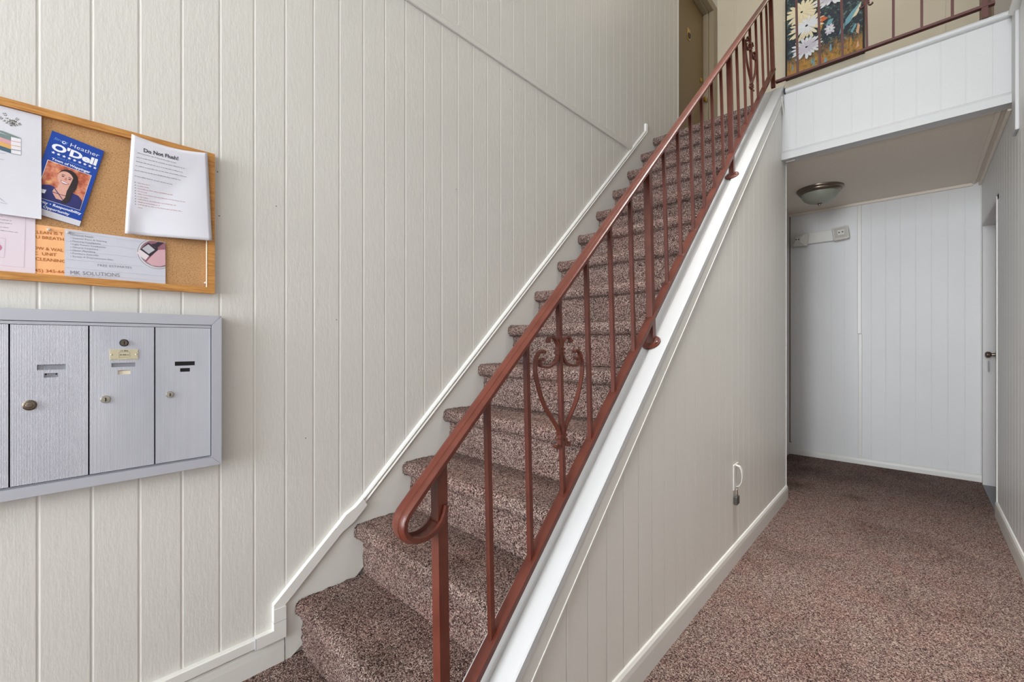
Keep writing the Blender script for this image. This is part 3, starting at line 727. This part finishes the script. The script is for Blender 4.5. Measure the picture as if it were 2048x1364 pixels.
# ------------------------------------------------------------ mailboxes
XM = -1.60
mbx = thing('mailbox_unit', (XL, .0, .738), 'ribbed aluminium apartment mailbox bank mounted on the left wall below the cork board', 'mailbox')
y0, y1, z0, z1 = -.545, .359, .738, 1.205
iy0, iy1, iz0, iz1 = -.517, .333, .764, 1.176
MB().box((XL-.0, y0+.003, z0+.003), (XM-.012, y1-.003, z1-.003)).build('body', M['dark'], mbx)
def mitre(name, q):
    A, Bq, C_, D_ = q
    MB().prism([(XM-.014, *A), (XM-.014, *Bq), (XM-.014, *C_), (XM-.014, *D_)], (.014, 0, 0)).build(name, M['alu'], mbx)
g = .0004
mitre('frame_rail', ((y0+g, z1), (y1-g, z1), (iy1-g, iz1), (iy0+g, iz1)))
mitre('frame_rail', ((y0+g, z0), (y1-g, z0), (iy1-g, iz0), (iy0+g, iz0)))
mitre('frame_rail', ((y1, z0+g), (y1, z1-g), (iy1, iz1-g), (iy1, iz0+g)))
mitre('frame_rail', ((y0, z0+g), (y0, z1-g), (iy0, iz1-g), (iy0, iz0+g)))
MB().box((XL, y0, z0), (XM-.014, y0+.003, z1)).box((XL, y1-.003, z0), (XM-.014, y1, z1)).box((XL, y0, z0), (XM-.014, y1, z0+.003)).box((XL, y0, z1-.003), (XM-.014, y1, z1)).build('side_panels', M['alu_dark'], mbx)
MB().bbox((XM-.012, iy0+.002, iz1-.0095), (XM-.003, iy1-.0015, iz1-.0012), .001).build('inner_ledge', M['alu'], mbx)
MB().box((XM-.012, iy0, iz0), (XM-.008, iy1, iz0+.004)).build('sill', M['alu_dark'], mbx)
dy = [-.4995, -.354, -.216, -.078, .060, .196, .332]
XD = XM-.004
def mdoor(i):
    a, b = dy[i]+.0016, dy[i+1]-.0016; zb, zt = iz0+.006, iz1-.0105
    cfg = {3: ((-.033, .017, 1.052, 1.0655), (-.021, .004, 1.0325, 1.0435)), 4: ((.104, .154, 1.0535, 1.065), (.117, .143, 1.033, 1.0445)), 5: ((.242, .291, 1.052, 1.0645), (.2545, .279, 1.0335, 1.0445))}.get(i)
    if cfg is None:
        c = (a+b)/2; cfg = ((c-.025, c+.025, 1.052, 1.0655), (c-.0125, c+.0125, 1.0325, 1.0435))
    hs_ = sorted(cfg, key=lambda t: t[2])
    # face plate with two real cut-outs, built from cells
    ys = sorted({a, b, hs_[0][0], hs_[0][1], hs_[1][0], hs_[1][1]}); zs = sorted({zb, zt, *[h_[2] for h_ in hs_], *[h_[3] for h_ in hs_]})
    mb = MB()
    for p in range(len(ys)-1):
        for q in range(len(zs)-1):
            cy_, cz_ = (ys[p]+ys[p+1])/2, (zs[q]+zs[q+1])/2
            if any(h_[0] < cy_ < h_[1] and h_[2] < cz_ < h_[3] for h_ in hs_): continue
            mb.add([(XD, ys[p], zs[q]), (XD, ys[p+1], zs[q]), (XD, ys[p+1], zs[q+1]), (XD, ys[p], zs[q+1])], [(0, 1, 2, 3)])
    for h_ in hs_:
        A_, B_, C_, D_ = (h_[0], h_[2]), (h_[1], h_[2]), (h_[1], h_[3]), (h_[0], h_[3])
        for u, w in ((A_, B_), (B_, C_), (C_, D_), (D_, A_)):
            mb.add([(XD, *u), (XD, *w), (XD-.004, *w), (XD-.004, *u)], [(0, 1, 2, 3)])
    for u, w in (((a, zb), (b, zb)), ((b, zb), (b, zt)), ((b, zt), (a, zt)), ((a, zt), (a, zb))):
        mb.add([(XD, *u), (XD, *w), (XD-.007, *w), (XD-.007, *u)], [(0, 1, 2, 3)])
    bm = bmesh.new(); me = bpy.data.meshes.new('t'); me.from_pydata([tuple(v) for v in mb.v], [], mb.f); bm.from_mesh(me)
    bmesh.ops.remove_doubles(bm, verts=bm.verts[:], dist=.00001); mb2 = MB(); mb2.frombm(bm)
    d = mb2.build('door', M['ribbed'], mbx)
    for j, h_ in enumerate(hs_[::-1]):
        mt = M['alu_dark'] if i not in (4, 5) else (M['black'] if i == 5 else (M['alu_dark'], M['cream'])[j])
        MB().box((XD-.0045, h_[0]-.001, h_[2]-.001), (XD-.0035, h_[1]+.001, h_[3]+.001)).build('name_slot' if j == 0 else 'number_slot', mt, d)
    return d
AX = ((0,1,0),(0,0,1),(1,0,0))
def lock(d, y, z, r, kind):
    c = (XD, y, z)
    if kind == 'button':
        MB().lathe([(.001, 0), (.0128, 0), (.0128, .001), (.0105, .0022), (.0100, .0036), (.0085, .004), (.001, .004)], c, AX, 28).map(lambda v: (v.x, y+(v.y-y)*1.0, v.z)).build('lock', M['nickel'], d, smooth=True)
        MB().lathe([(.001, .0036), (.0066, .0036), (.0066, .0056), (.0056, .0062), (.001, .0059)], c, AX, 24).build('lock_button', M['nickel'], d, smooth=True)
    else:
        MB().lathe([(.001, 0), (r, 0), (r, .0009), (r*.86, .0028), (.001, .0033)], c, AX, 28).build('lock', M['chrome'] if kind == 'key' else M['dark'], d, smooth=True)
        if kind == 'dark': MB().lathe([(.001, .0035), (r*.72, .0035), (r*.70, .0046), (.001, .0046)], c, AX, 24).build('lock_face', M['nickel'], d, smooth=True)
        s = r*.10
        MB().prism([(XD+.0035, y-s, z-r*.55), (XD+.0035, y+s*1.2, z-r*.5), (XD+.0035, y+s*2, z-.0), (XD+.0035, y+s, z+r*.45), (XD+.0035, y-s*1.5, z+r*.4), (XD+.0035, y-s*.4, z)], (.0015, 0, 0)).build('keyway', M['black'], d)
md = [mdoor(i) for i in range(6)]
for y in (-.0175, .0005): MB().lathe([(.0002, .0), (.0019, 0), (.0019, .0004), (.0002, .0004)], (XD-.0036, y, 1.0405), ((0,1,0),(0,0,1),(1,0,0)), 10).build('screw_hole', M['black'], md[3])
for i, (y, z) in enumerate(((.356, 1.67), (.361, 1.53), (.53, 1.60), (1.34, 1.87), (.63, .77), (.745, 1.21), (1.72, 2.52))):
    MB().lathe([(.0002, 0), (.0022, 0), (.0018, .0008), (.0002, .001)], (XL, y, z), ((0,1,0),(0,0,1),(1,0,0)), 8).build('nail_head', M['brown'], wl)
for i in range(3): lock(md[i], dy[i]+.035, .966, .0095, 'key')
lock(md[3], -.045, .9655, .014, 'button')
lock(md[4], .092, .967, .0105, 'key'); lock(md[4], .1295, 1.1205, .0100, 'dark')
lock(md[5], .230, .968, .0095, 'key')
pl = MB().bbox((XD, .1005, 1.0735), (XD+.0013, .1595, 1.1025), .0006).build('maker_plate', M['plate'], md[4])
for y in (.1045, .1555): MB().lathe([(.001, 0), (.0022, .0004), (.0012, .0014), (.0001, .0015)], (XD+.001, y, 1.088), AX, 10, False).build('rivet', M['chrome'], md[4], smooth=True)
MB().box((XD+.001, .119, 1.080), (XD+.0016, .142, 1.0805)).box((XD+.001, .119, 1.0945), (XD+.0016, .142, 1.095)).box((XD+.001, .119, 1.080), (XD+.0016, .1195, 1.095)).box((XD+.001, .1415, 1.080), (XD+.0016, .142, 1.095)).build('plate_border', M['grey_ink'], md[4])

# ------------------------------------------------------------ flat print and lettering
def text_mesh(body, bold=0):
    cu = bpy.data.curves.new('t', 'FONT'); cu.body = body; cu.size = 1; cu.offset = bold; cu.resolution_u = 3
    o = bpy.data.objects.new('t', cu); COL.objects.link(o); bpy.context.view_layer.update()
    me = bpy.data.meshes.new_from_object(o.evaluated_get(bpy.context.evaluated_depsgraph_get()))
    vs = [v.co.copy() for v in me.vertices]; fs = [tuple(p.vertices) for p in me.polygons]
    bpy.data.objects.remove(o); bpy.data.meshes.remove(me); bpy.data.curves.remove(cu)
    return vs, fs
class Sheet:
    """flat sheet on the left wall; local (u, v) in mm maps to (Y, Z); bend(u,v) gives its distance from the wall plane"""
    def __init__(s, c, rot=0, x=-1.6245, bend=None):
        s.c = c; s.r = math.radians(rot); s.x = x; s.bend = bend or (lambda u, v: 0)
    def P(s, u, v, d=0):
        u_, v_ = u/1000, v/1000; c, q = math.cos(s.r), math.sin(s.r)
        return Vector((s.x+s.bend(u, v)+d, s.c[0]+u_*c-v_*q, s.c[1]+u_*q+v_*c))
    def poly(s, name, pts, m, parent, d=.0003):
        return MB().add([s.P(u, v, d) for u, v in pts], [tuple(range(len(pts)))]).build(name, m, parent)
    def multi(s, name, polys, m, parent, d=.0003):
        mb = MB()
        for pts in polys: mb.add([s.P(u, v, d) for u, v in pts], [tuple(range(len(pts)))])
        return mb.build(name, m, parent)
    def text(s, body, u0, v0, u1, v1, hgt, m, parent, bold=0, d=.0004, name='lettering', slant=0):
        """baseline from (u0,v0) to (u1,v1), capital height hgt"""
        vs, fs = text_mesh(body, bold); x0 = min(v.x for v in vs); x1 = max(v.x for v in vs)
        dx, dy_ = u1-u0, v1-v0; n = math.hypot(dx, dy_); ex, ey = dx/n, dy_/n; sy = hgt/.70; sx = n/(x1-x0)
        out = []
        for v in vs:
            a, b = (v.x-x0)*sx+slant*v.y*sy, v.y*sy
            out.append(s.P(u0+ex*a-ey*b, v0+ey*a+ex*b, d))
        return MB().add(out, fs).build(name, m, parent)
    def words(s, name, rows, m, parent, h=1.6, seed=1, d=.0003):
        """rows of illegible small print: word-shaped strokes"""
        rnd = random.Random(seed); mb = MB()
        for (u0, v0, u1, v1) in rows:
            u = u0; L_ = u1-u0
            while u < u1-1:
                w = min(rnd.uniform(3.0, 11), u1-u); t = u
                while t < u+w-.6:
                    lw = rnd.uniform(.8, 1.5); hh = h*rnd.choice([.62, .62, .7, 1.0]); f_ = (t-u0)/L_; vv_ = v0+(v1-v0)*f_
                    mb.add([s.P(t, vv_, d), s.P(t+lw, vv_, d), s.P(t+lw, vv_+hh, d), s.P(t, vv_+hh, d)], [(0, 1, 2, 3)]); t += lw+.28
                u += w+1.3
        return mb.build(name, m, parent)
Z = Sheet((0, 0))
def mm(*pts): return [(p[0], p[1]) for p in pts]

# mailbox plate writing
PS = Sheet((0, 0), 0, XD+.0013)
PS.text('U.S. MAIL', 122, 1096.5, 139, 1096.5, 3.4, M['black_ink'], md[4], .01)
PS.words('small_print', [(121, 1086, 140, 1086)], M['black_ink'], md[4], 2.6, 3)
PS.words('small_print', [(104, 1075.5, 116, 1075.5), (136, 1075.5, 156, 1075.5)], M['grey_ink'], md[4], 1.4, 4)

# cork board
XB = -1.632
cb = thing('cork_board', (XL, -.1, 1.276), 'cork notice board in an oak frame on the left wall above the mailboxes', 'notice board')
by0, by1, bz0, bz1 = -.56, .345, 1.276, 1.718
MB().box((XL, by0+.01, bz0+.01), (XB+.002, by1-.01, bz1-.01)).build('cork_panel', M['cork'], cb)
fw = .019; ff = -1.618
def frail(pts):
    mb = MB().prism([(XL, y, z) for y, z in pts], (ff-XL, 0, 0))
    return mb.build('frame_rail', M['oak'], cb)
frail([(by0, bz1), (by1, bz1), (by1-fw, bz1-fw), (by0+fw, bz1-fw)])
frail([(by0, bz0), (by1, bz0), (by1-fw, bz0+fw), (by0+fw, bz0+fw)])
frail([(by1, bz0), (by1, bz1), (by1-fw, bz1-fw), (by1-fw, bz0+fw)])
frail([(by0, bz0), (by0, bz1), (by0+fw, bz1-fw), (by0+fw, bz0+fw)])
MB().bbox((ff-.005, by1-fw-.0035, bz0+fw), (ff+.0005, by1-fw-.001, bz1-.25), .0006).build('wire', M['cream'], cb)

def sheet_mesh(S_, w0, w1, h0, h1, nx=14, nz=18, t=.00025):
    mb = MB(); k = nz+1
    vs = [S_.P(w0+(w1-w0)*i/nx, h0+(h1-h0)*j/nz) for i in range(nx+1) for j in range(nz+1)]
    vb = [v-Vector((t, 0, 0)) for v in vs]; n = len(vs)
    fs = []
    for i in range(nx):
        for j in range(nz):
            a = i*k+j; fs.append((a, a+k, a+k+1, a+1)); fs.append((n+a, n+a+1, n+a+k+1, n+a+k))
    for i in range(nx): fs.append((i*k, i*k+n, (i+1)*k+n, (i+1)*k)); fs.append((i*k+nz, (i+1)*k+nz, (i+1)*k+nz+n, i*k+nz+n))
    for j in range(nz): fs.append((j, j+1, j+1+n, j+n)); a = nx*k+j; fs.append((a, a+n, a+n+1, a+1))
    return mb.add(vs, fs+[]) if False else mb.add(vs+vb, fs)
def paper(name, S_, w0, w1, h0, h1, m, label, cat='paper', group=None, nx=14, nz=18):
    c = S_.P((w0+w1)/2, h0)
    t = thing(name, tuple(c), label, cat, group)
    s = sheet_mesh(S_, w0, w1, h0, h1, nx, nz).build('sheet', m, t, smooth=True)
    return t

FG = 'flyers pinned to the cork board'
# orange flyer
XP = XB+.003
So = Sheet((0, 1.2955), 0, XP)
o_ = paper('flyer', So, -110, 48, 0, 126, M['paper_orange'], 'orange cleaning-service flyer, second from the left at the bottom of the cork board', 'flyer', FG)
for s_t, a, za, b, zb in (('CLEAN IS T', -41, 1397.5, 13, 1402), ('OU BREATH', -44, 1385.5, 14, 1388), ('DOW & WAL', -47, 1357.5, 13, 1359), ('A/C  UNIT', -50, 1344, 1, 1345.5), ('E CLEANING', -44, 1330.5, 17, 1330.5), ('(845) 345-66', -47, 1300.5, 15, 1303)):
    So.text(s_t, a, za-1295.5, b, zb-1295.5, 7.6, M['orange_ink'], o_, .012)
# grey contractor card
Sg = Sheet((.0155, 1.2955), 0, XP+.0012)
g_ = paper('flyer', Sg, 0, 208, 0, 124, M['paper_grey'], 'pale grey handyman flyer with a paint can picture, bottom centre of the cork board', 'flyer', FG)
gl = lambda y, z: (y-15.5, z-1295.5)
lines = [((14, 1412.5), (168, 1411.5)), ((14, 1388), (157, 1389)), ((14, 1364), (159, 1365)), ((14, 1340), (172, 1341)), ((14, 1318), (223, 1318)), ((14, 1305), (223, 1303.5))]
Sg.multi('printed_line', [[gl(max(a[0], 16), a[1]), gl(b[0], b[1]), gl(b[0], b[1]+.5), gl(max(a[0], 16), a[1]+.5)] for a, b in lines], M['pale_ink'], g_)
for k, (s_t, u1) in enumerate((('\u2022 Drywall Repair', 70), ('\u2022 Interior Paint & Staining', 96), ('\u2022 Flooring Installations', 84), ('\u2022 Light Fixture Installations', 94), ('\u2022 General Carpentry', 79), ('\u2022 Minor Plumbing', 73), ('\u2022 Furniture Assembly', 80), ('\u2022 Screen & Entertainment Sets', 108))):
    zz = 1404-k*8.05
    Sg.text(s_t, *gl(26, zz), *gl(u1, zz+1.6), 4.2, M['grey_ink'], g_)
Sg.text('FREE ESTIMATES', *gl(78, 1329.5), *gl(148, 1331.5), 6, M['grey_ink'], g_)
Sg.text('MK SOLUTIONS', *gl(26, 1301.5), *gl(123, 1305.5), 10.0, M['black_ink'] if False else M['grey_ink'], g_, .0)
Sg.words('small_print', [(28-15.5, 1298.5-1295.5, 112-15.5, 1300-1295.5)], M['pale_ink'], g_, 1.6, 8)
# paint can clipped by the flyer's edges
def circ(cx, cz, r, sq_=1.0, n=40):
    out = []
    for i in range(n):
        t = 2*math.pi*i/n; y, z = cx+r*math.cos(t), cz+r*sq_*math.sin(t)
        out.append((min(y, 223), min(z, 1418.5)))
    return [gl(*p) for p in out]
can_rim = mat('can_rim_print', srgb(150, 150, 152), .5); can_hi = mat('can_rim_highlight_print', srgb(222, 218, 222), .5)
pinkp = mat('pink_paint_print', srgb(214, 170, 178), .5); wine = mat('wine_paint_print', srgb(150, 98, 112), .5); br_d = mat('brush_dark_print', srgb(50, 38, 52), .5)
Sg.poly('can_rim', circ(204, 1382, 44), can_rim, g_, .0003); Sg.poly('can_highlight', circ(204, 1382, 42.3), can_hi, g_, .00045)
Sg.poly('can_inner', circ(204.5, 1382.5, 40), can_rim, g_, .0006); Sg.poly('paint_surface', circ(205, 1383, 38), wine, g_, .00075)
Sg.poly('paint_light', [gl(*p) for p in ((180, 1356), (190, 1372), (205, 1394), (223, 1398), (223, 1352), (210, 1346), (192, 1347))], pinkp, g_, .0009)
Sg.poly('brush_tip', [gl(*p) for p in ((158, 1378), (168, 1390), (186, 1374), (178, 1360), (166, 1370))], mat('bristle_print', srgb(228, 216, 220), .5), g_, .00105)
Sg.poly('brush_band', [gl(*p) for p in ((166, 1389), (184, 1412), (206, 1394), (188, 1372))], br_d, g_, .0012)
Sg.poly('brush_ferrule', [gl(*p) for p in ((170, 1392), (184, 1407), (199, 1393), (185, 1379))], mat('ferrule_print', srgb(190, 190, 196), .5), g_, .00135)
Sg.poly('brush_handle', [gl(*p) for p in ((190, 1408), (200, 1412), (206, 1417.5), (220, 1417.5), (212, 1411), (205, 1402), (205, 1394), (199, 1401))], br_d, g_, .0014)
# pink flyer
Sp = Sheet((-.036, 1.2865), 0, XP+.0010)
p_ = paper('flyer', Sp, -110, 0, 0, 190, M['paper_pink'], 'pale pink flyer with a ruled box, leftmost at the bottom of the cork board', 'flyer', FG)
pl_ = lambda y, z: (y+36, z-1286.5)
Sp.words('small_print', [(*pl_(-110, 1429.5), *pl_(-87, 1429)), (*pl_(-110, 1421), *pl_(-75, 1421)), (*pl_(-108, 1413), *pl_(-75, 1413.5)), (*pl_(-110, 1403), *pl_(-79, 1402.5)), (*pl_(-110, 1394.5), *pl_(-65, 1394))], M['grey_ink'], p_, 1.6, 11)
def rline(a, b, w=.5):
    a, b = pl_(*a), pl_(*b); d = Vector((b[0]-a[0], b[1]-a[1])).normalized()*w/2; return [(a[0]-d.y, a[1]+d.x), (b[0]-d.y, b[1]+d.x), (b[0]+d.y, b[1]-d.x), (a[0]+d.y, a[1]-d.x)]
Sp.multi('ruled_box', [rline((-52, 1440), (-55, 1309)), rline((-55, 1309), (-130, 1310)), rline((-120, 1377), (-85, 1376)), rline((-85, 1376), (-87, 1329)), rline((-87, 1329), (-120, 1329))], M['pink_line'], p_)
Sp.poly('dot', [pl_(-101+10*math.cos(t*.4), 1353+10*math.sin(t*.4)) for t in range(16)], M['magenta'], p_)
# book flyer (curling away at its lower corner)
Sb = Sheet((-.0255, 1.434), 0, XP+.0030, lambda u, v: .002+.006*max(0, 1-v/160)**2*(max(0, (u+130)/130)))
b_ = paper('flyer', Sb, -130, 0, 0, 264, M['paper'], 'white flyer with coloured books and a sprig, top left of the cork board', 'flyer', FG)
bl = lambda y, z: (y+25.5, z-1434)
def pm(n, c): return mat(n, srgb(*c), .6)
cols = [pm('teal_print', (120, 138, 134)), pm('rose_print', (216, 160, 168)), pm('mustard_print', (222, 172, 100)), pm('slate_print', (74, 100, 116))]
pg = pm('page_print', (232, 228, 232))
for k in range(4):
    zt = 1630-k*10.4
    Sb.poly('book_spine', [bl(-140, zt+10), bl(-76, zt-2), bl(-76, zt-12), bl(-140, zt-1)], cols[k], b_, .0004+k*.00005)
    Sb.poly('book_pages', [bl(-76, zt-2), bl(-60, zt-2.5), bl(-60, zt-11), bl(-76, zt-12)], pg, b_, .0004)
    Sb.poly('book_edge', [bl(-76, zt-11.4), bl(-60, zt-10.6), bl(-60, zt-11.6), bl(-76, zt-12.6)], cols[(k+1) % 4], b_, .0006)
Sb.poly('book_cover', [bl(-120, 1640), bl(-88, 1637), bl(-60, 1630), bl(-60, 1628.5), bl(-76, 1628)], cols[0], b_, .0007)
sp = []
rnd = random.Random(3)
for (x1, z1) in ((-86, 1680), (-92, 1668), (-66, 1675), (-62, 1664), (-76, 1668), (-70, 1668)):
    x0_, z0_ = -76, 1654; d = Vector((x1-x0_, z1-z0_)).normalized(); n_ = Vector((-d.y, d.x))
    sp.append([bl(x0_-n_.x*.35, z0_-n_.y*.35), bl(x0_+n_.x*.35, z0_+n_.y*.35), bl(x1, z1)])
    for t in (.35, .6, .85, 1):
        c = Vector((x0_+(x1-x0_)*t, z0_+(z1-z0_)*t))
        for sg in (-1, 1):
            e = (d+n_*sg*1.1).normalized()*4.2; f_ = Vector((-e.y, e.x))*.25
            sp.append([bl(c.x, c.y), bl(c.x+e.x*.5+f_.x, c.y+e.y*.5+f_.y), bl(c.x+e.x, c.y+e.y), bl(c.x+e.x*.5-f_.x, c.y+e.y*.5-f_.y)])
Sb.multi('sprig', sp, pm('sprig_print', (112, 112, 98)), b_)
Sb.multi('pen_stroke', [[bl(-96, 1475), bl(-82, 1461), bl(-81, 1460.5), bl(-96, 1473)], [bl(-96, 1461), bl(-82, 1460.2), bl(-82, 1460.8), bl(-96, 1461.8)]], M['grey_ink'], b_)
Sb.words('small_print', [(*bl(-110, 1580), *bl(-85, 1583)), (*bl(-110, 1566), *bl(-88, 1567)), (*bl(-110, 1550), *bl(-93, 1550))], M['pale_ink'], b_, 1.8, 21)
# blue campaign card
Sc = Sheet((.018, 1.550), -12.5, XP+.0012, lambda u, v: .001+.010*max(0, (v+20)/-90)**2 if False else .001)
c_ = paper('campaign_card', Sc, -50, 50, -111, 111, M['blue'], 'tilted blue campaign card with a portrait of a smiling dark-haired person', 'flyer', FG)
Sc.poly('white_foot', [(-50, -110.5), (50, -110.5), (50, -96), (-50, -93)], M['paper'], c_, .0004)
Sc.text('Strong', -43, 91, -18, 91, 6.5, M['light_blue_ink'], c_, 0, slant=.35)
Sc.poly('ribbon_mark', [(-24+4*math.cos(t*.5), 92+4*math.sin(t*.5)) for t in range(12)], M['white_ink'], c_)
Sc.poly('ribbon_mark', [(-24+2*math.cos(t*.5), 92+2*math.sin(t*.5)) for t in range(12)], M['blue'], c_, .0006)
Sc.text('Heather', -12, 88, 44, 88, 10.5, M['white_ink'], c_, -.008)
Sc.text("O'Dell", -42, 64, 44, 64, 17.5, M['white_ink'], c_, .045)
stars = []
for i in range(9):
    cx = -36+9.9*i; stars.append([(cx+(4 if k % 2 == 0 else 1.7)*math.sin(math.pi*k/5), 56.5+(4 if k % 2 == 0 else 1.7)*math.cos(math.pi*k/5)) for k in range(10)])
Sc.multi('stars', stars, M['white_ink'], c_)
Sc.text('Ward 2 Councilwoman', -27, 46.5, 29, 46.5, 3.6, M['light_blue_ink'], c_, 0)
Sc.text('Town of Wappinger', -35, 37, 38, 37, 6.0, M['white_ink'], c_, .025)
Sc.poly('photo_border', [(-41, 33.5), (42, 33.5), (42, -69), (-41, -69)], M['white_ink'], c_)
mph = mat('blurred_autumn_print', srgb(200, 120, 80), .6); N, L, B = nodes(mph)
nz_ = noise(mph, coords(mph), 60, 4, .6)
L.new(ramp(mph, nz_.outputs['Fac'], [(.3, srgb(120, 62, 56)), (.45, srgb(186, 92, 60)), (.58, srgb(214, 140, 112)), (.7, srgb(232, 176, 96))]), B.inputs['Base Color'])
Sc.poly('photo_background', [(-40, 32.5), (41, 32.5), (41, -68), (-40, -68)], mph, c_, .0005)
def ell(cx, cy_, a, b, rot=0, n=28):
    c, s = math.cos(rot), math.sin(rot)
    return [(cx+a*math.cos(t)*c-b*math.sin(t)*s, cy_+a*math.cos(t)*s+b*math.sin(t)*c) for t in [2*math.pi*i/n for i in range(n)]]
hair = pm('dark_hair_print', (44, 30, 32)); skin = pm('skin_print', (222, 168, 152)); skin2 = pm('skin_shade_print', (190, 128, 114)); navy = pm('navy_top_print', (40, 42, 104)); lips = pm('lip_print', (170, 74, 80))
Sc.poly('hair', ell(3, 6, 18, 21, .25), hair, c_, .0007)
Sc.poly('hair_length', [(12, 12), (22, 4), (23, -16), (18, -34), (19, -52), (12, -64), (4, -64), (9, -48), (8, -30), (10, -14)], hair, c_, .0013)
Sc.poly('neck', [(-8, -10), (8, -12), (12, -28), (24, -34), (10, -60), (-8, -58), (-26, -44), (-10, -30)], skin, c_, .0008)
Sc.poly('top', [(-40, -40), (-36, -34), (-24, -28), (-14, -30), (-16, -44), (-6, -58), (8, -58), (14, -44), (16, -30), (30, -32), (38, -40), (41, -50), (41, -68), (-40, -68)], navy, c_, .0010)
Sc.multi('cross_straps', [[(-15, -33), (-13, -33), (9, -58), (7, -58)], [(14, -42), (14, -44), (-16, -43), (-16, -45)]], navy, c_, .0011)
Sc.poly('name_badge', [(-40, -46), (-26, -44), (-27, -54), (-40, -56)], M['white_ink'], c_, .0012)
Sc.poly('face', ell(-1, 0, 14.5, 19.5, .22), skin, c_, .0011)
Sc.multi('eyebrows', [[(-10, 7.5), (-3.5, 8.5), (-3.5, 9.8), (-10, 9)], [(3, 6.6), (10, 4.4), (10.3, 5.6), (3.4, 8)]], hair, c_, .0014)
Sc.multi('eyes', [ell(-6.6, 4.4, 2.6, 1.3), ell(6.2, 2.2, 2.6, 1.3)], hair, c_, .0014)
Sc.poly('nose', [(-1.5, 4), (.5, 4), (2, -3.8), (-2.6, -3.2)], skin2, c_, .0013)
Sc.poly('lips', [(-9, -7), (0, -8.4), (8.5, -9.6), (4, -14), (-2, -14.6), (-6, -12)], lips, c_, .0014)
Sc.poly('teeth', [(-7.4, -8), (0, -9.4), (7, -10.2), (3, -12.4), (-2, -12.6), (-5.4, -11)], M['white_ink'], c_, .0015)
Sc.text('Integrity \u2022 Responsibility', -48, -79.5, 46, -79.5, 6.4, M['white_ink'], c_, .025)
Sc.text('Opportunity', -22, -90.5, 26, -90.5, 6.4, M['white_ink'], c_, .025)
Sc.words('small_print', [(-26, -101, 24, -101), (-24, -106.5, 36, -106.5)], M['pale_ink'], c_, 1.7, 31)
# notice
def nb(u, v):
    a = max(0, (-u-20)/80); r = max(0, (u-30)/70); top = max(0, (v-215)/60)
    sm_ = lambda t: (lambda q: q*q*(3-2*q))(min(1, max(0, t)))
    over = max(sm_((v+20)/275), sm_((u+115)/200))*.0150
    return .0015+max(over, 0.006*a*a*(.4+.6*abs(1-v/170))+.003*(1+math.sin(u*.035+1))*max(0, 1-v/240))+.004*max(0, (60-v)/60)**2
Sn = Sheet((.238, 1.434), 1.2, XP+.0015, nb)
n_o = thing('notice', tuple(Sn.P(0, 0)), 'curling white typed notice with a bold heading, right end of the cork board', 'notice')
mb = MB(); nx_, nz_2 = 20, 26; vs = []
for i in range(nx_+1):
    for j in range(nz_2+1):
        f_, g2 = i/nx_, j/nz_2
        u = (-106+(-86+106)*g2)*(1-f_)+(98-6*g2)*f_
        vtop = 277 - 20*math.sin(math.pi*f_)*.55
        v = -5*(1-f_)+4*f_; v = v*(1-g2)+vtop*g2
        vs.append(Sn.P(u, v))
k_ = nz_2+1; fs = [(i*k_+j, (i+1)*k_+j, (i+1)*k_+j+1, i*k_+j+1) for i in range(nx_) for j in range(nz_2)]
nsh = mb.add(vs, fs).build('sheet', M['paper'], n_o, smooth=True)
smo = nsh.modifiers.new('thickness', 'SOLIDIFY'); smo.thickness = .0003
nl = lambda y, z: (y-238, z-1434)
Sn.text('Do Not Flush!', *nl(177, 1668), *nl(256, 1667), 10.5, M['black_ink'], n_o, .02, d=.0006)
Sn.words('small_print', [(*nl(163, 1661), *nl(251, 1656)), (*nl(161, 1648), *nl(272, 1646)), (*nl(160, 1636), *nl(265, 1633)), (*nl(158, 1624), *nl(275, 1622)), (*nl(157, 1611), *nl(260, 1609)), (*nl(156, 1595), *nl(241, 1591))], M['grey_ink'], n_o, 2.1, 41, .0006)
Sn.words('red_list', [(*nl(162, z), *nl(b, z-1)) for z, b in ((1577, 188), (1569, 188), (1561.5, 242), (1554, 184), (1546.5, 271), (1539, 186), (1531.5, 249), (1524, 210), (1516.5, 264), (1509, 173))], M['red_ink'], n_o, 2.1, 42, .0006)
Sn.multi('bullets', [ell(nl(157, 0)[0], nl(0, z)[1]+1, 1.1, 1.1, 0, 8) for z in (1577, 1569, 1561.5, 1554, 1546.5, 1539, 1531.5, 1524, 1516.5)], M['black_ink'], n_o, .0006)

# clear push pins
pin_m = mat('clear_pin_plastic', srgb(206, 198, 190), .15)
def pin(y, z, x, lab):
    t = thing('push_pin', (x, y, z), lab, 'push pin', 'clear push pins on the cork board')
    MB().lathe([(.001, 0), (.0035, .0005), (.0035, .0015), (.0016, .003), (.0016, .006), (.0032, .008), (.0030, .009), (.001, .0093)], (x, y, z), AX, 14).build('head', pin_m, t, smooth=True)
pin(-.013, 1.4125, XP+.0006, 'clear push pin at the top of the orange flyer on the cork board')
pin(.0215, 1.4115, XP+.0018, 'clear push pin in the top left corner of the grey handyman flyer')
pin(.2145, 1.688, XP+.0055, 'clear push pin above the heading of the curling typed notice')
pin(.322, 1.3095, XB+.003, 'clear push pin in the empty bottom right corner of the cork board')
print('objects', len(bpy.data.objects), 'tris', sum(len(o.data.polygons)*2 for o in bpy.data.objects if o.type == 'MESH'))
